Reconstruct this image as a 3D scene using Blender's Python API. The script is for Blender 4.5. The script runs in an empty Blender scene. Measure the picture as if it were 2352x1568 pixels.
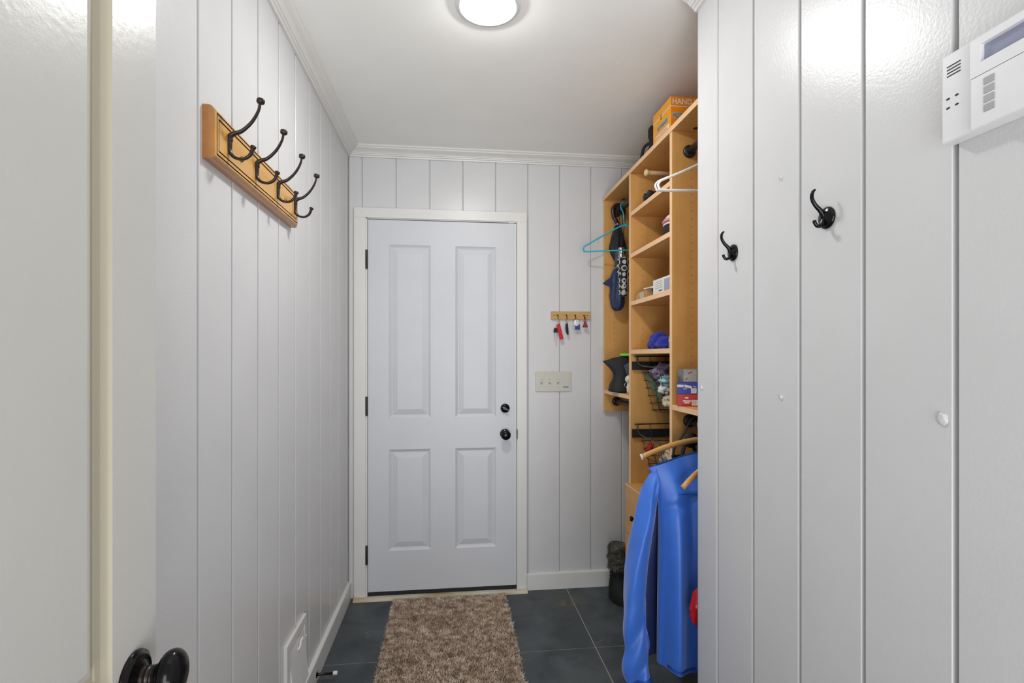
import bpy, bmesh, math, random
from mathutils import Vector, Matrix, noise

# ------------------------------------------------------------------ camera, world, exposure
scene = bpy.context.scene
col = scene.collection
cam_data = bpy.data.cameras.new('camera')
cam_data.sensor_width = 36.0
cam_data.lens = 36.0 * 1188.0 / 2352.0
cam_data.shift_y = 34.0 / 2352.0
cam_data.clip_start = 0.02
cam = bpy.data.objects.new('camera', cam_data)
cam.location = (0.0, 0.0, 1.319)
cam.rotation_euler = (math.radians(90), 0, -math.atan(138.0 / 1188.0))
col.objects.link(cam)
scene.camera = cam

world = bpy.data.worlds.new('world')
scene.world = world
world.use_nodes = True
FILL = 0.5
wbg = world.node_tree.nodes['Background']
wbg.inputs['Color'].default_value = (0.93, 0.96, 1.0, 1)      # even daylight of the room behind the camera
wbg.inputs['Strength'].default_value = 1.0 * FILL

# unseen fill light added behind the camera to brighten door and back wall
REAR_FILL_POWER = 92.0
wl_data = bpy.data.lights.new('rear_fill_light', 'AREA')
wl_data.shape = 'RECTANGLE'
wl_data.size = 2.6
wl_data.size_y = 1.75
wl_data.energy = REAR_FILL_POWER
wl_data.color = (0.93, 0.965, 1.0)
rear_fill = bpy.data.objects.new('rear_fill_light', wl_data)
rear_fill.location = (0.1, -3.4, 0.90)
rear_fill.rotation_euler = (math.radians(90), 0, 0)
col.objects.link(rear_fill)

# upward fill light added at floor level behind the camera to lift the ceiling
LOW_FILL_POWER = 150.0
bl_data = bpy.data.lights.new('low_fill_light', 'AREA')
bl_data.shape = 'RECTANGLE'
bl_data.size = 3.0
bl_data.size_y = 2.4
bl_data.energy = LOW_FILL_POWER
bl_data.color = (1.0, 0.99, 0.97)
low_fill = bpy.data.objects.new('low_fill_light', bl_data)
low_fill.location = (0.1, -1.9, 0.03)
low_fill.rotation_euler = (math.radians(180), 0, 0)
col.objects.link(low_fill)

scene.view_settings.view_transform = 'Standard'
scene.view_settings.look = 'None'
scene.view_settings.gamma = 1.0
scene.view_settings.use_curve_mapping = False
scene.view_settings.exposure = 0.0
LAMP_STRENGTH = 185.0

random.seed(7)
CEIL = 2.457
XL, XR, YB = -0.56, 0.77, 2.90      # left wall face, right wall face, back wall face
YN = -0.12                           # near (open) end of the hall

# ------------------------------------------------------------------ materials
def srgb(r, g, b):
    f = lambda c: ((c / 255) / 12.92 if c / 255 <= 0.04045 else ((c / 255 + 0.055) / 1.055) ** 2.4)
    return (f(r), f(g), f(b), 1)

def new_mat(name):
    m = bpy.data.materials.new(name)
    m.use_nodes = True
    nt = m.node_tree
    return m, nt, nt.nodes['Principled BSDF']

def mat(name, c, rough=0.5, metal=0.0, var=0.06, vscale=30.0, bump=0.0, bscale=200.0, sheen=0.0, spec=0.5, coat=0.0, bdist=0.001):
    m, nt, b = new_mat(name)
    tc = nt.nodes.new('ShaderNodeTexCoord')
    nz = nt.nodes.new('ShaderNodeTexNoise')
    nz.inputs['Scale'].default_value = vscale
    nz.inputs['Detail'].default_value = 4
    nt.links.new(tc.outputs['Object'], nz.inputs['Vector'])
    rp = nt.nodes.new('ShaderNodeValToRGB')
    rp.color_ramp.elements[0].position = 0.3
    rp.color_ramp.elements[1].position = 0.7
    rp.color_ramp.elements[0].color = tuple(x * (1 - var) for x in c[:3]) + (1,)
    rp.color_ramp.elements[1].color = tuple(min(1, x * (1 + var)) for x in c[:3]) + (1,)
    nt.links.new(nz.outputs['Fac'], rp.inputs['Fac'])
    nt.links.new(rp.outputs['Color'], b.inputs['Base Color'])
    b.inputs['Roughness'].default_value = rough
    b.inputs['Metallic'].default_value = metal
    b.inputs['Specular IOR Level'].default_value = spec
    if sheen:
        b.inputs['Sheen Weight'].default_value = sheen
    if coat:
        b.inputs['Coat Weight'].default_value = coat
    if bump:
        n2 = nt.nodes.new('ShaderNodeTexNoise')
        n2.inputs['Scale'].default_value = bscale
        n2.inputs['Detail'].default_value = 3
        nt.links.new(tc.outputs['Object'], n2.inputs['Vector'])
        bp = nt.nodes.new('ShaderNodeBump')
        bp.inputs['Strength'].default_value = bump
        bp.inputs['Distance'].default_value = bdist
        nt.links.new(n2.outputs['Fac'], bp.inputs['Height'])
        nt.links.new(bp.outputs['Normal'], b.inputs['Normal'])
    return m

def wood(name, c, grain='Z', rough=0.45, dark=0.8, scale=9.0, coat=0.0):
    m, nt, b = new_mat(name)
    tc = nt.nodes.new('ShaderNodeTexCoord')
    mp = nt.nodes.new('ShaderNodeMapping')
    s = {'X': (0.12, 1, 1), 'Y': (1, 0.12, 1), 'Z': (1, 1, 0.12)}[grain]
    mp.inputs['Scale'].default_value = s
    nt.links.new(tc.outputs['Object'], mp.inputs['Vector'])
    nz = nt.nodes.new('ShaderNodeTexNoise')
    nz.inputs['Scale'].default_value = scale * 4
    nz.inputs['Detail'].default_value = 6
    nz.inputs['Distortion'].default_value = 0.6
    nt.links.new(mp.outputs['Vector'], nz.inputs['Vector'])
    n3 = nt.nodes.new('ShaderNodeTexNoise')
    n3.inputs['Scale'].default_value = scale
    n3.inputs['Detail'].default_value = 2
    nt.links.new(tc.outputs['Object'], n3.inputs['Vector'])
    mx = nt.nodes.new('ShaderNodeMath'); mx.operation = 'ADD'
    nt.links.new(nz.outputs['Fac'], mx.inputs[0]); nt.links.new(n3.outputs['Fac'], mx.inputs[1])
    rp = nt.nodes.new('ShaderNodeValToRGB')
    rp.color_ramp.elements[0].position = 0.35; rp.color_ramp.elements[1].position = 0.65
    hv = nt.nodes.new('ShaderNodeMath'); hv.operation = 'MULTIPLY'; hv.inputs[1].default_value = 0.5
    nt.links.new(mx.outputs[0], hv.inputs[0])
    rp.color_ramp.elements[0].color = (c[0] * dark, c[1] * dark * 0.97, c[2] * dark * 0.92, 1)
    rp.color_ramp.elements[1].color = c
    nt.links.new(hv.outputs[0], rp.inputs['Fac'])
    nt.links.new(rp.outputs['Color'], b.inputs['Base Color'])
    b.inputs['Roughness'].default_value = rough
    if coat:
        b.inputs['Coat Weight'].default_value = coat
        b.inputs['Coat Roughness'].default_value = 0.15
    return m

def paint(name, c, rough, peel, pscale=90.0, spec=0.5):
    """Semi-gloss brushed wall paint: faint mottling and orange-peel relief."""
    m, nt, b = new_mat(name)
    g = nt.nodes.new('ShaderNodeNewGeometry')
    n1 = nt.nodes.new('ShaderNodeTexNoise'); n1.inputs['Scale'].default_value = 5; n1.inputs['Detail'].default_value = 5
    nt.links.new(g.outputs['Position'], n1.inputs['Vector'])
    rp = nt.nodes.new('ShaderNodeValToRGB')
    rp.color_ramp.elements[0].position = 0.3; rp.color_ramp.elements[1].position = 0.7
    rp.color_ramp.elements[0].color = tuple(x * 0.965 for x in c[:3]) + (1,)
    rp.color_ramp.elements[1].color = c
    nt.links.new(n1.outputs['Fac'], rp.inputs['Fac'])
    nt.links.new(rp.outputs['Color'], b.inputs['Base Color'])
    b.inputs['Roughness'].default_value = rough
    b.inputs['Specular IOR Level'].default_value = spec
    n2 = nt.nodes.new('ShaderNodeTexNoise'); n2.inputs['Scale'].default_value = pscale; n2.inputs['Detail'].default_value = 3
    nt.links.new(g.outputs['Position'], n2.inputs['Vector'])
    n3 = nt.nodes.new('ShaderNodeTexNoise'); n3.inputs['Scale'].default_value = pscale * 6; n3.inputs['Detail'].default_value = 2
    nt.links.new(g.outputs['Position'], n3.inputs['Vector'])
    ad = nt.nodes.new('ShaderNodeMath'); ad.operation = 'MULTIPLY_ADD'; ad.inputs[1].default_value = 0.25
    nt.links.new(n3.outputs['Fac'], ad.inputs[0]); nt.links.new(n2.outputs['Fac'], ad.inputs[2])
    bp = nt.nodes.new('ShaderNodeBump'); bp.inputs['Strength'].default_value = peel; bp.inputs['Distance'].default_value = 0.002
    nt.links.new(ad.outputs[0], bp.inputs['Height'])
    nt.links.new(bp.outputs['Normal'], b.inputs['Normal'])
    return m

def slate_mat():
    m, nt, b = new_mat('slate_tile')
    N, Lk = nt.nodes.new, nt.links.new
    g = N('ShaderNodeNewGeometry'); oi = N('ShaderNodeObjectInfo')
    n1 = N('ShaderNodeTexNoise'); n1.inputs['Scale'].default_value = 6; n1.inputs['Detail'].default_value = 8; n1.inputs['Distortion'].default_value = 0.8
    Lk(g.outputs['Position'], n1.inputs['Vector'])
    rp = N('ShaderNodeValToRGB')
    e = rp.color_ramp.elements
    e[0].position = 0.28; e[0].color = srgb(50, 57, 61)
    e[1].position = 0.75; e[1].color = srgb(84, 90, 94)
    Lk(n1.outputs['Fac'], rp.inputs['Fac'])
    # pale veins
    n2 = N('ShaderNodeTexNoise'); n2.inputs['Scale'].default_value = 2.3; n2.inputs['Detail'].default_value = 3; n2.inputs['Distortion'].default_value = 0.4
    Lk(g.outputs['Position'], n2.inputs['Vector'])
    sb = N('ShaderNodeMath'); sb.operation = 'SUBTRACT'; sb.inputs[1].default_value = 0.5; Lk(n2.outputs['Fac'], sb.inputs[0])
    ab = N('ShaderNodeMath'); ab.operation = 'ABSOLUTE'; Lk(sb.outputs[0], ab.inputs[0])
    vr = N('ShaderNodeValToRGB'); vr.color_ramp.elements[0].position = 0.0; vr.color_ramp.elements[1].position = 0.006
    vr.color_ramp.elements[0].color = (0.16, 0.16, 0.16, 1); vr.color_ramp.elements[1].color = (0, 0, 0, 1)
    Lk(ab.outputs[0], vr.inputs['Fac'])
    n4 = N('ShaderNodeTexNoise'); n4.inputs['Scale'].default_value = 4
    Lk(g.outputs['Position'], n4.inputs['Vector'])
    vm = N('ShaderNodeMath'); vm.operation = 'MULTIPLY'
    gate = N('ShaderNodeValToRGB'); gate.color_ramp.elements[0].position = 0.54; gate.color_ramp.elements[1].position = 0.66
    Lk(n4.outputs['Fac'], gate.inputs['Fac'])
    Lk(vr.outputs['Color'], vm.inputs[0]); Lk(gate.outputs['Color'], vm.inputs[1])
    mx = N('ShaderNodeMix'); mx.data_type = 'RGBA'
    Lk(vm.outputs[0], mx.inputs[0]); Lk(rp.outputs['Color'], mx.inputs[6]); mx.inputs[7].default_value = srgb(165, 165, 160)
    # an ochre stain in the stone
    vd = N('ShaderNodeVectorMath'); vd.operation = 'DISTANCE'; vd.inputs[1].default_value = (0.615, 2.72, 0.0)
    sc = N('ShaderNodeVectorMath'); sc.operation = 'MULTIPLY'; sc.inputs[1].default_value = (1, 1, 1)
    Lk(g.outputs['Position'], vd.inputs[0])
    sr = N('ShaderNodeMapRange'); sr.inputs[1].default_value = 0.02; sr.inputs[2].default_value = 0.11; sr.inputs[3].default_value = 0.8; sr.inputs[4].default_value = 0.0
    Lk(vd.outputs['Value'], sr.inputs[0])
    n5 = N('ShaderNodeTexNoise'); n5.inputs['Scale'].default_value = 28; n5.inputs['Detail'].default_value = 4
    Lk(g.outputs['Position'], n5.inputs['Vector'])
    gt = N('ShaderNodeValToRGB'); gt.color_ramp.elements[0].position = 0.42; gt.color_ramp.elements[1].position = 0.62
    Lk(n5.outputs['Fac'], gt.inputs['Fac'])
    sm = N('ShaderNodeMath'); sm.operation = 'MULTIPLY'; Lk(sr.outputs[0], sm.inputs[0]); Lk(gt.outputs['Color'], sm.inputs[1])
    m2 = N('ShaderNodeMix'); m2.data_type = 'RGBA'
    Lk(sm.outputs[0], m2.inputs[0]); Lk(mx.outputs[2], m2.inputs[6]); m2.inputs[7].default_value = srgb(112, 100, 62)
    hs = N('ShaderNodeHueSaturation')
    vv = N('ShaderNodeMapRange'); vv.inputs[3].default_value = 0.9; vv.inputs[4].default_value = 1.1
    Lk(oi.outputs['Random'], vv.inputs[0]); Lk(vv.outputs[0], hs.inputs['Value'])
    Lk(m2.outputs[2], hs.inputs['Color'])
    Lk(hs.outputs['Color'], b.inputs['Base Color'])
    b.inputs['Roughness'].default_value = 0.5
    bp = N('ShaderNodeBump'); bp.inputs['Strength'].default_value = 0.5; bp.inputs['Distance'].default_value = 0.006
    n6 = N('ShaderNodeTexNoise'); n6.inputs['Scale'].default_value = 10; n6.inputs['Detail'].default_value = 7
    Lk(g.outputs['Position'], n6.inputs['Vector']); Lk(n6.outputs['Fac'], bp.inputs['Height']); Lk(bp.outputs['Normal'], b.inputs['Normal'])
    return m

def emit(name, c, s):
    m, nt, b = new_mat(name)
    nz = nt.nodes.new('ShaderNodeTexNoise'); nz.inputs['Scale'].default_value = 3
    b.inputs['Base Color'].default_value = (0.9, 0.9, 0.9, 1)
    b.inputs['Emission Color'].default_value = c
    b.inputs['Emission Strength'].default_value = s
    return m

def speckle(name, cols, scale, rough=0.85, stretch=(1, 1, 1)):
    m, nt, b = new_mat(name)
    tc = nt.nodes.new('ShaderNodeTexCoord')
    mp = nt.nodes.new('ShaderNodeMapping'); mp.inputs['Scale'].default_value = stretch
    nt.links.new(tc.outputs['Object'], mp.inputs['Vector'])
    nz = nt.nodes.new('ShaderNodeTexNoise'); nz.inputs['Scale'].default_value = scale; nz.inputs['Detail'].default_value = 5
    nt.links.new(mp.outputs['Vector'], nz.inputs['Vector'])
    rp = nt.nodes.new('ShaderNodeValToRGB')
    n = len(cols)
    els = rp.color_ramp.elements
    while len(els) < n:
        els.new(0.5)
    for i, c in enumerate(cols):
        els[i].position = 0.3 + 0.4 * i / (n - 1); els[i].color = c
    nt.links.new(nz.outputs['Fac'], rp.inputs['Fac'])
    nt.links.new(rp.outputs['Color'], b.inputs['Base Color'])
    b.inputs['Roughness'].default_value = rough
    return m

def rings_mat():
    m, nt, b = new_mat('ring_print_fabric')
    N, Lk = nt.nodes.new, nt.links.new
    tc = N('ShaderNodeTexCoord')
    vo = N('ShaderNodeTexVoronoi'); vo.inputs['Scale'].default_value = 30; vo.inputs['Randomness'].default_value = 0.25
    Lk(tc.outputs['Object'], vo.inputs['Vector'])
    rp = N('ShaderNodeValToRGB'); rp.color_ramp.interpolation = 'CONSTANT'
    e = rp.color_ramp.elements
    e[0].position = 0.0; e[0].color = (0.008, 0.008, 0.01, 1)
    e[1].position = 0.40; e[1].color = (0.55, 0.55, 0.53, 1)
    e2 = e.new(0.58); e2.color = (0.008, 0.008, 0.01, 1)
    Lk(vo.outputs['Distance'], rp.inputs['Fac']); Lk(rp.outputs['Color'], b.inputs['Base Color'])
    b.inputs['Roughness'].default_value = 0.6
    return m

M = {
    'wall': paint('grey_panel_paint', srgb(211, 211, 212), 0.27, 0.17, 170, 0.36),
    'ceiling': paint('ceiling_paint', srgb(246, 246, 243), 0.7, 0.05),
    'trim': paint('white_trim_paint', srgb(221, 220, 217), 0.35, 0.04),
    'door': paint('entry_door_paint', srgb(205, 207, 212), 0.4, 0.05),
    'door2': paint('open_door_paint', srgb(202, 201, 196), 0.27, 0.14, 110, 0.40),
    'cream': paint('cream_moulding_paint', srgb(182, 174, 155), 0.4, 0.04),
    'grout': mat('grey_grout', srgb(150, 150, 146), 0.9, bump=0.4),
    'slate': slate_mat(),
    'black': mat('black_metal', srgb(26, 25, 26), 0.18, 0.6, bump=0.0),
    'bronze': mat('oil_rubbed_bronze', srgb(58, 50, 47), 0.35, 0.6, var=0.2, vscale=60),
    'brass': mat('brass', srgb(196, 150, 70), 0.2, 1.0),
    'steel': mat('bright_steel', srgb(205, 206, 210), 0.22, 1.0),
    'rubber': mat('black_rubber', srgb(24, 24, 28), 0.7),
    'honey_y': wood('honey_oak', srgb(214, 162, 84), 'Y', 0.3, 0.86, 12, coat=0.4),
    'honey_d': wood('honey_oak_edge', srgb(178, 120, 62), 'Y', 0.3, 0.8, 12, coat=0.4),
    'groove': mat('dark_stain_line', srgb(70, 40, 24), 0.5),
    'maple_z': wood('maple_veneer_upright', srgb(216, 163, 94), 'Z', 0.45, 0.84, 7),
    'maple_y': wood('maple_veneer_shelf', srgb(214, 162, 97), 'Y', 0.45, 0.86, 7),
    'edge': wood('maple_edge_band', srgb(241, 199, 156), 'Y', 0.5, 0.94, 9),  # pinkish band; its extra lightness stands for the edge facing the light
    'hole': mat('pin_hole_dark', srgb(104, 72, 42), 0.9),
    'bamboo': wood('key_rack_wood', srgb(196, 156, 92), 'X', 0.5, 0.88, 14),
    'hangerwood': wood('hanger_wood', srgb(214, 160, 92), 'X', 0.35, 0.9, 12),
    'cream_wood': wood('pale_wood', srgb(226, 203, 156), 'X', 0.4, 0.94, 12),
    'plastic_white': mat('white_plastic', srgb(224, 224, 226), 0.35, var=0.02),
    'plastic_grey': mat('grey_plastic_key', srgb(158, 160, 162), 0.4),
    'lcd': mat('lcd_window', srgb(150, 154, 176), 0.12, var=0.03),
    'dark': mat('dark_slot', srgb(48, 48, 50), 0.7),
    'almond': mat('almond_plastic', srgb(196, 195, 184), 0.35, var=0.02),
    'almond_d': mat('almond_plastic_toggle', srgb(226, 224, 214), 0.3, var=0.02),
    'rug_base': mat('rug_backing', srgb(88, 74, 64), 0.95, var=0.2, vscale=120),
    'rug': speckle('rug_pile', [srgb(164, 140, 122), srgb(222, 198, 176), srgb(255, 244, 226)], 34.0),
    'teal': mat('teal_plastic', srgb(30, 170, 190), 0.3),
    'white_hanger': mat('white_hanger_plastic', srgb(232, 232, 230), 0.3),
    'black_cloth': mat('black_nylon', srgb(30, 30, 32), 0.7, var=0.2, bump=0.3, bscale=80),
    'navy': mat('navy_nylon', srgb(32, 48, 84), 0.55, var=0.2, bump=0.3, bscale=60),
    'grey_rubber': mat('grey_handle', srgb(66, 68, 74), 0.5),
    'brown_handle': mat('dark_brown_lacquer', srgb(52, 32, 32), 0.2),
    'rings': rings_mat(),
    'blue': mat('blue_shell_fabric', srgb(48, 106, 204), 0.42, var=0.05, vscale=15, bump=0.15, bscale=45, sheen=0.35, bdist=0.004),
    'underarm_shade': mat('navy_underarm_shade', srgb(30, 42, 88), 0.7, var=0.1),
    'blue_seam': mat('blue_seam', srgb(30, 74, 158), 0.6),
    'royal': mat('royal_blue_fleece', srgb(26, 38, 152), 0.9, var=0.25, vscale=40, bump=0.4, bscale=150, sheen=0.15),
    'orange': mat('orange_carton', srgb(240, 142, 18), 0.45, var=0.03),
    'orange_y': mat('amber_carton', srgb(246, 168, 26), 0.45, var=0.03),
    'white_ink': mat('white_print', srgb(238, 230, 222), 0.5, var=0.02),
    'grey_ink': mat('grey_print', srgb(92, 88, 90), 0.5),
    'lgrey_ink': mat('light_grey_print', srgb(188, 176, 160), 0.5),
    'blue_box': mat('blue_carton', srgb(50, 58, 160), 0.4, var=0.04),
    'red_box': mat('red_carton', srgb(184, 44, 44), 0.4, var=0.04),
    'grey_box': speckle('grey_photo_carton', [srgb(46, 42, 38), srgb(120, 120, 120), srgb(176, 176, 176)], 14.0, 0.35),
    'red': mat('red_plastic', srgb(196, 30, 34), 0.25),
    'red_gloss': mat('red_glossy_bag', srgb(190, 22, 34), 0.16, var=0.15, bump=0.5, bscale=30, bdist=0.006),
    'dark_red': mat('dark_red_cord', srgb(132, 34, 46), 0.6),
    'blue_tag': mat('blue_tag', srgb(44, 66, 140), 0.4),
    'lime': mat('lime_plastic', srgb(110, 214, 52), 0.35),
    'slate_cloth': mat('blue_grey_cloth', srgb(86, 92, 112), 0.6, var=0.1),
    'bone': mat('bone_white', srgb(222, 214, 200), 0.5),
    'purple': speckle('purple_print_cloth', [srgb(44, 40, 48), srgb(120, 104, 140), srgb(190, 172, 214)], 26.0),
    'green': mat('green_scarf', srgb(78, 98, 74), 0.85, var=0.2, vscale=60),
    'pale_teal': speckle('pale_teal_cloth', [srgb(60, 110, 120), srgb(150, 190, 196), srgb(214, 222, 220)], 30.0),
    'cream_fleece': mat('cream_fleece', srgb(206, 194, 164), 0.95, var=0.15, vscale=90, bump=0.8, bscale=160, bdist=0.003),
    'navy_dark': mat('dark_navy_knit', srgb(30, 32, 46), 0.9, var=0.2),
    'brown_box': speckle('brown_picture_carton', [srgb(84, 62, 44), srgb(168, 118, 58), srgb(196, 158, 104)], 22.0, 0.5),
    'paper': mat('white_paper', srgb(222, 222, 220), 0.6, var=0.02),
    'fur': speckle('grey_brown_fur', [srgb(44, 44, 40), srgb(78, 76, 68), srgb(112, 108, 96)], 26.0, 0.9, (1, 1, 3)),
    'black_fur': mat('black_fur', srgb(22, 24, 25), 0.85, var=0.3),
    'pink': mat('pink_trim', srgb(228, 140, 156), 0.7),
    'olive': mat('olive_label', srgb(126, 132, 104), 0.5),
    'yellow': mat('yellow_label', srgb(206, 204, 96), 0.5),
    'worn': speckle('worn_wood', [srgb(168, 134, 82), srgb(206, 196, 172), srgb(222, 220, 212)], 16.0, 0.6, (0.25, 1, 1)),
    'diffuser': emit('lit_diffuser', (1.0, 0.99, 0.975, 1), LAMP_STRENGTH),
    'rod': mat('matte_black_rod', srgb(38, 37, 40), 0.42, 0.3),
    'wire': mat('black_coated_wire', srgb(34, 34, 36), 0.35),
}

# ------------------------------------------------------------------ mesh helpers
class MB:
    def __init__(self):
        self.bm = bmesh.new()

    def box(self, x0, x1, y0, y1, z0, z1, bevel=0.0, seg=2, mi=0):
        r = bmesh.ops.create_cube(self.bm, size=1.0)
        vs = r['verts']
        for v in vs:
            v.co = Vector(((x0 + x1) / 2 + v.co.x * (x1 - x0), (y0 + y1) / 2 + v.co.y * (y1 - y0), (z0 + z1) / 2 + v.co.z * (z1 - z0)))
        fs = set(f for v in vs for f in v.link_faces)
        for f in fs:
            f.material_index = mi
        if bevel > 0:
            es = list(set(e for v in vs for e in v.link_edges))
            rr = bmesh.ops.bevel(self.bm, geom=es, offset=bevel, segments=seg, affect='EDGES', profile=0.5)
            for f in rr['faces']:
                f.material_index = mi
        return self

    def tube(self, pts, rad, seg=10, cap=True, flat=None, mi=0, closed=False, up=None):
        """Tube along pts. rad: number or list. flat=(a,b) scales the section."""
        pts = [Vector(p) for p in pts]
        n = len(pts)
        if not isinstance(rad, (list, tuple)):
            rad = [rad] * n
        rings = []
        prev = None
        for i, p in enumerate(pts):
            if closed:
                t = pts[(i + 1) % n] - pts[i - 1]
            else:
                t = pts[min(i + 1, n - 1)] - pts[max(i - 1, 0)]
            t.normalize()
            if prev is None:
                u = Vector(up) if up else (Vector((0, 0, 1)) if abs(t.z) < 0.9 else Vector((0, 1, 0)))
            else:
                u = prev
            u = (u - t * u.dot(t))
            if u.length < 1e-6:
                u = t.orthogonal()
            u.normalize()
            prev = u
            w = t.cross(u)
            fa, fb = flat if flat else (1, 1)
            rings.append([self.bm.verts.new(p + (u * math.cos(a) * fa + w * math.sin(a) * fb) * rad[i])
                          for a in [2 * math.pi * k / seg for k in range(seg)]])
        m = n if closed else n - 1
        for i in range(m):
            a, b = rings[i], rings[(i + 1) % n]
            for k in range(seg):
                f = self.bm.faces.new((a[k], a[(k + 1) % seg], b[(k + 1) % seg], b[k]))
                f.material_index = mi; f.smooth = True
        if cap and not closed:
            for r_, rev in ((rings[0], True), (rings[-1], False)):
                f = self.bm.faces.new(list(reversed(r_)) if rev else r_)
                f.material_index = mi
        return self

    def lathe(self, prof, c, axis, seg=24, mi=0, sx=1.0, sy=1.0, dense=0):
        """prof: list of (radius, height along axis) from c."""
        if dense:
            prof = [(max(0.0, p.x), p.y) for p in smooth_path([(r, h, 0) for r, h in prof], dense)]
        ax = Vector(axis).normalized()
        u = ax.orthogonal().normalized() if abs(ax.z) > 0.9 else Vector((0, 0, 1))
        u = (u - ax * u.dot(ax)).normalized()
        w = ax.cross(u)
        c = Vector(c)
        rings = []
        for (r, h) in prof:
            if r < 1e-6:
                rings.append([self.bm.verts.new(c + ax * h)])
            else:
                rings.append([self.bm.verts.new(c + ax * h + (u * math.cos(a) * sx + w * math.sin(a) * sy) * r)
                              for a in [2 * math.pi * k / seg for k in range(seg)]])
        for i in range(len(rings) - 1):
            a, b = rings[i], rings[i + 1]
            for k in range(seg):
                k2 = (k + 1) % seg
                if len(a) == 1 and len(b) == 1:
                    continue
                if len(a) == 1:
                    vs = (a[0], b[k2], b[k])
                elif len(b) == 1:
                    vs = (a[k], a[k2], b[0])
                else:
                    vs = (a[k], a[k2], b[k2], b[k])
                f = self.bm.faces.new(vs); f.smooth = True; f.material_index = mi
        for r_, rev in ((rings[0], True), (rings[-1], False)):
            if len(r_) > 1:
                f = self.bm.faces.new(list(reversed(r_)) if rev else r_); f.material_index = mi
        return self

    def prism(self, poly, a, b, mode, mi=0, smooth=False):
        """Extrude a closed 2D outline. mode 'XZ' along Y, 'YZ' along X, 'XY' along Z."""
        def P(p, t):
            if mode == 'XZ': return Vector((p[0], t, p[1]))
            if mode == 'YZ': return Vector((t, p[0], p[1]))
            return Vector((p[0], p[1], t))
        A = [self.bm.verts.new(P(p, a)) for p in poly]
        B = [self.bm.verts.new(P(p, b)) for p in poly]
        n = len(poly)
        for i in range(n):
            f = self.bm.faces.new((A[i], A[(i + 1) % n], B[(i + 1) % n], B[i])); f.material_index = mi; f.smooth = smooth
        f = self.bm.faces.new(list(reversed(A))); f.material_index = mi
        f = self.bm.faces.new(B); f.material_index = mi
        return self

    def blob(self, c, r, seed=0, amp=0.25, freq=2.0, sub=3, floor=None, mi=0):
        res = bmesh.ops.create_icosphere(self.bm, subdivisions=sub, radius=1.0)
        c = Vector(c)
        for v in res['verts']:
            d = v.co.normalized()
            k = 1 + amp * noise.noise(d * freq + Vector((seed * 7.3, seed * 1.7, seed * 3.1))) \
                + amp * 0.5 * noise.noise(d * freq * 2.6 + Vector((seed * 2.3, 5.1, seed)))
            v.co = Vector((c.x + d.x * r[0] * k, c.y + d.y * r[1] * k, c.z + d.z * r[2] * k))
            if floor is not None and v.co.z < floor:
                v.co.z = floor + 0.0006
        for f in set(f for v in res['verts'] for f in v.link_faces):
            f.smooth = True; f.material_index = mi
        return self

    def grid(self, fn, nu, nv, mi=0, wrap_u=False, smooth=True):
        V = [[self.bm.verts.new(fn(i / (nu if wrap_u else nu - 1), j / (nv - 1))) for i in range(nu)] for j in range(nv)]
        for j in range(nv - 1):
            for i in range(nu if wrap_u else nu - 1):
                i2 = (i + 1) % nu
                f = self.bm.faces.new((V[j][i], V[j][i2], V[j + 1][i2], V[j + 1][i])); f.smooth = smooth; f.material_index = mi
        return V

    def xform(self, mtx):
        bmesh.ops.transform(self.bm, matrix=mtx, verts=self.bm.verts)
        return self

    def mesh(self, name, mats):
        bmesh.ops.recalc_face_normals(self.bm, faces=self.bm.faces)
        me = bpy.data.meshes.new(name)
        self.bm.to_mesh(me); self.bm.free()
        for m in (mats if isinstance(mats, (list, tuple)) else [mats]):
            me.materials.append(M[m] if isinstance(m, str) else m)
        return me

    def build(self, name, mats, parent=None, label=None):
        return link(name, self.mesh(name, mats), parent, label)

def link(name, me, parent=None, label=None):
    o = bpy.data.objects.new(name, me)
    col.objects.link(o)
    if parent is not None:
        o.parent = parent
        if parent.parent is None:
            o.matrix_parent_inverse = Matrix.Translation(-parent.location)
    if label:
        o['label'] = label
    return o

def tag(o, label, cat, group=None, kind=None):
    if label: o['label'] = label
    if cat: o['category'] = cat
    if group: o['group'] = group
    if kind: o['kind'] = kind
    return o

def thing(name, label, cat, loc=(0, 0, 0), group=None):
    o = bpy.data.objects.new(name, None)
    o.empty_display_size = 0.05
    o.location = loc
    col.objects.link(o)
    return tag(o, label, cat, group)

def struct(o):
    o['kind'] = 'structure'
    return o

def root_struct(name, loc=(0, 0, 0)):
    o = bpy.data.objects.new(name, None)
    o.empty_display_size = 0.05
    o.location = loc
    col.objects.link(o)
    return struct(o)

def smooth_path(ctrl, n=8):
    """Catmull-Rom through ctrl points."""
    P = [Vector(p) for p in ctrl]
    P = [P[0] * 2 - P[1]] + P + [P[-1] * 2 - P[-2]]
    out = []
    for i in range(1, len(P) - 2):
        for k in range(n):
            t = k / n
            a, b, c, d = P[i - 1], P[i], P[i + 1], P[i + 2]
            out.append(0.5 * ((2 * b) + (c - a) * t + (2 * a - 5 * b + 4 * c - d) * t * t + (3 * b - a - 3 * c + d) * t ** 3))
    out.append(P[-2])
    return out

def lerp_list(vals, n):
    out = []
    for i in range(n):
        t = i / (n - 1) * (len(vals) - 1)
        k = min(int(t), len(vals) - 2)
        out.append(vals[k] + (vals[k + 1] - vals[k]) * (t - k))
    return out

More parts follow.
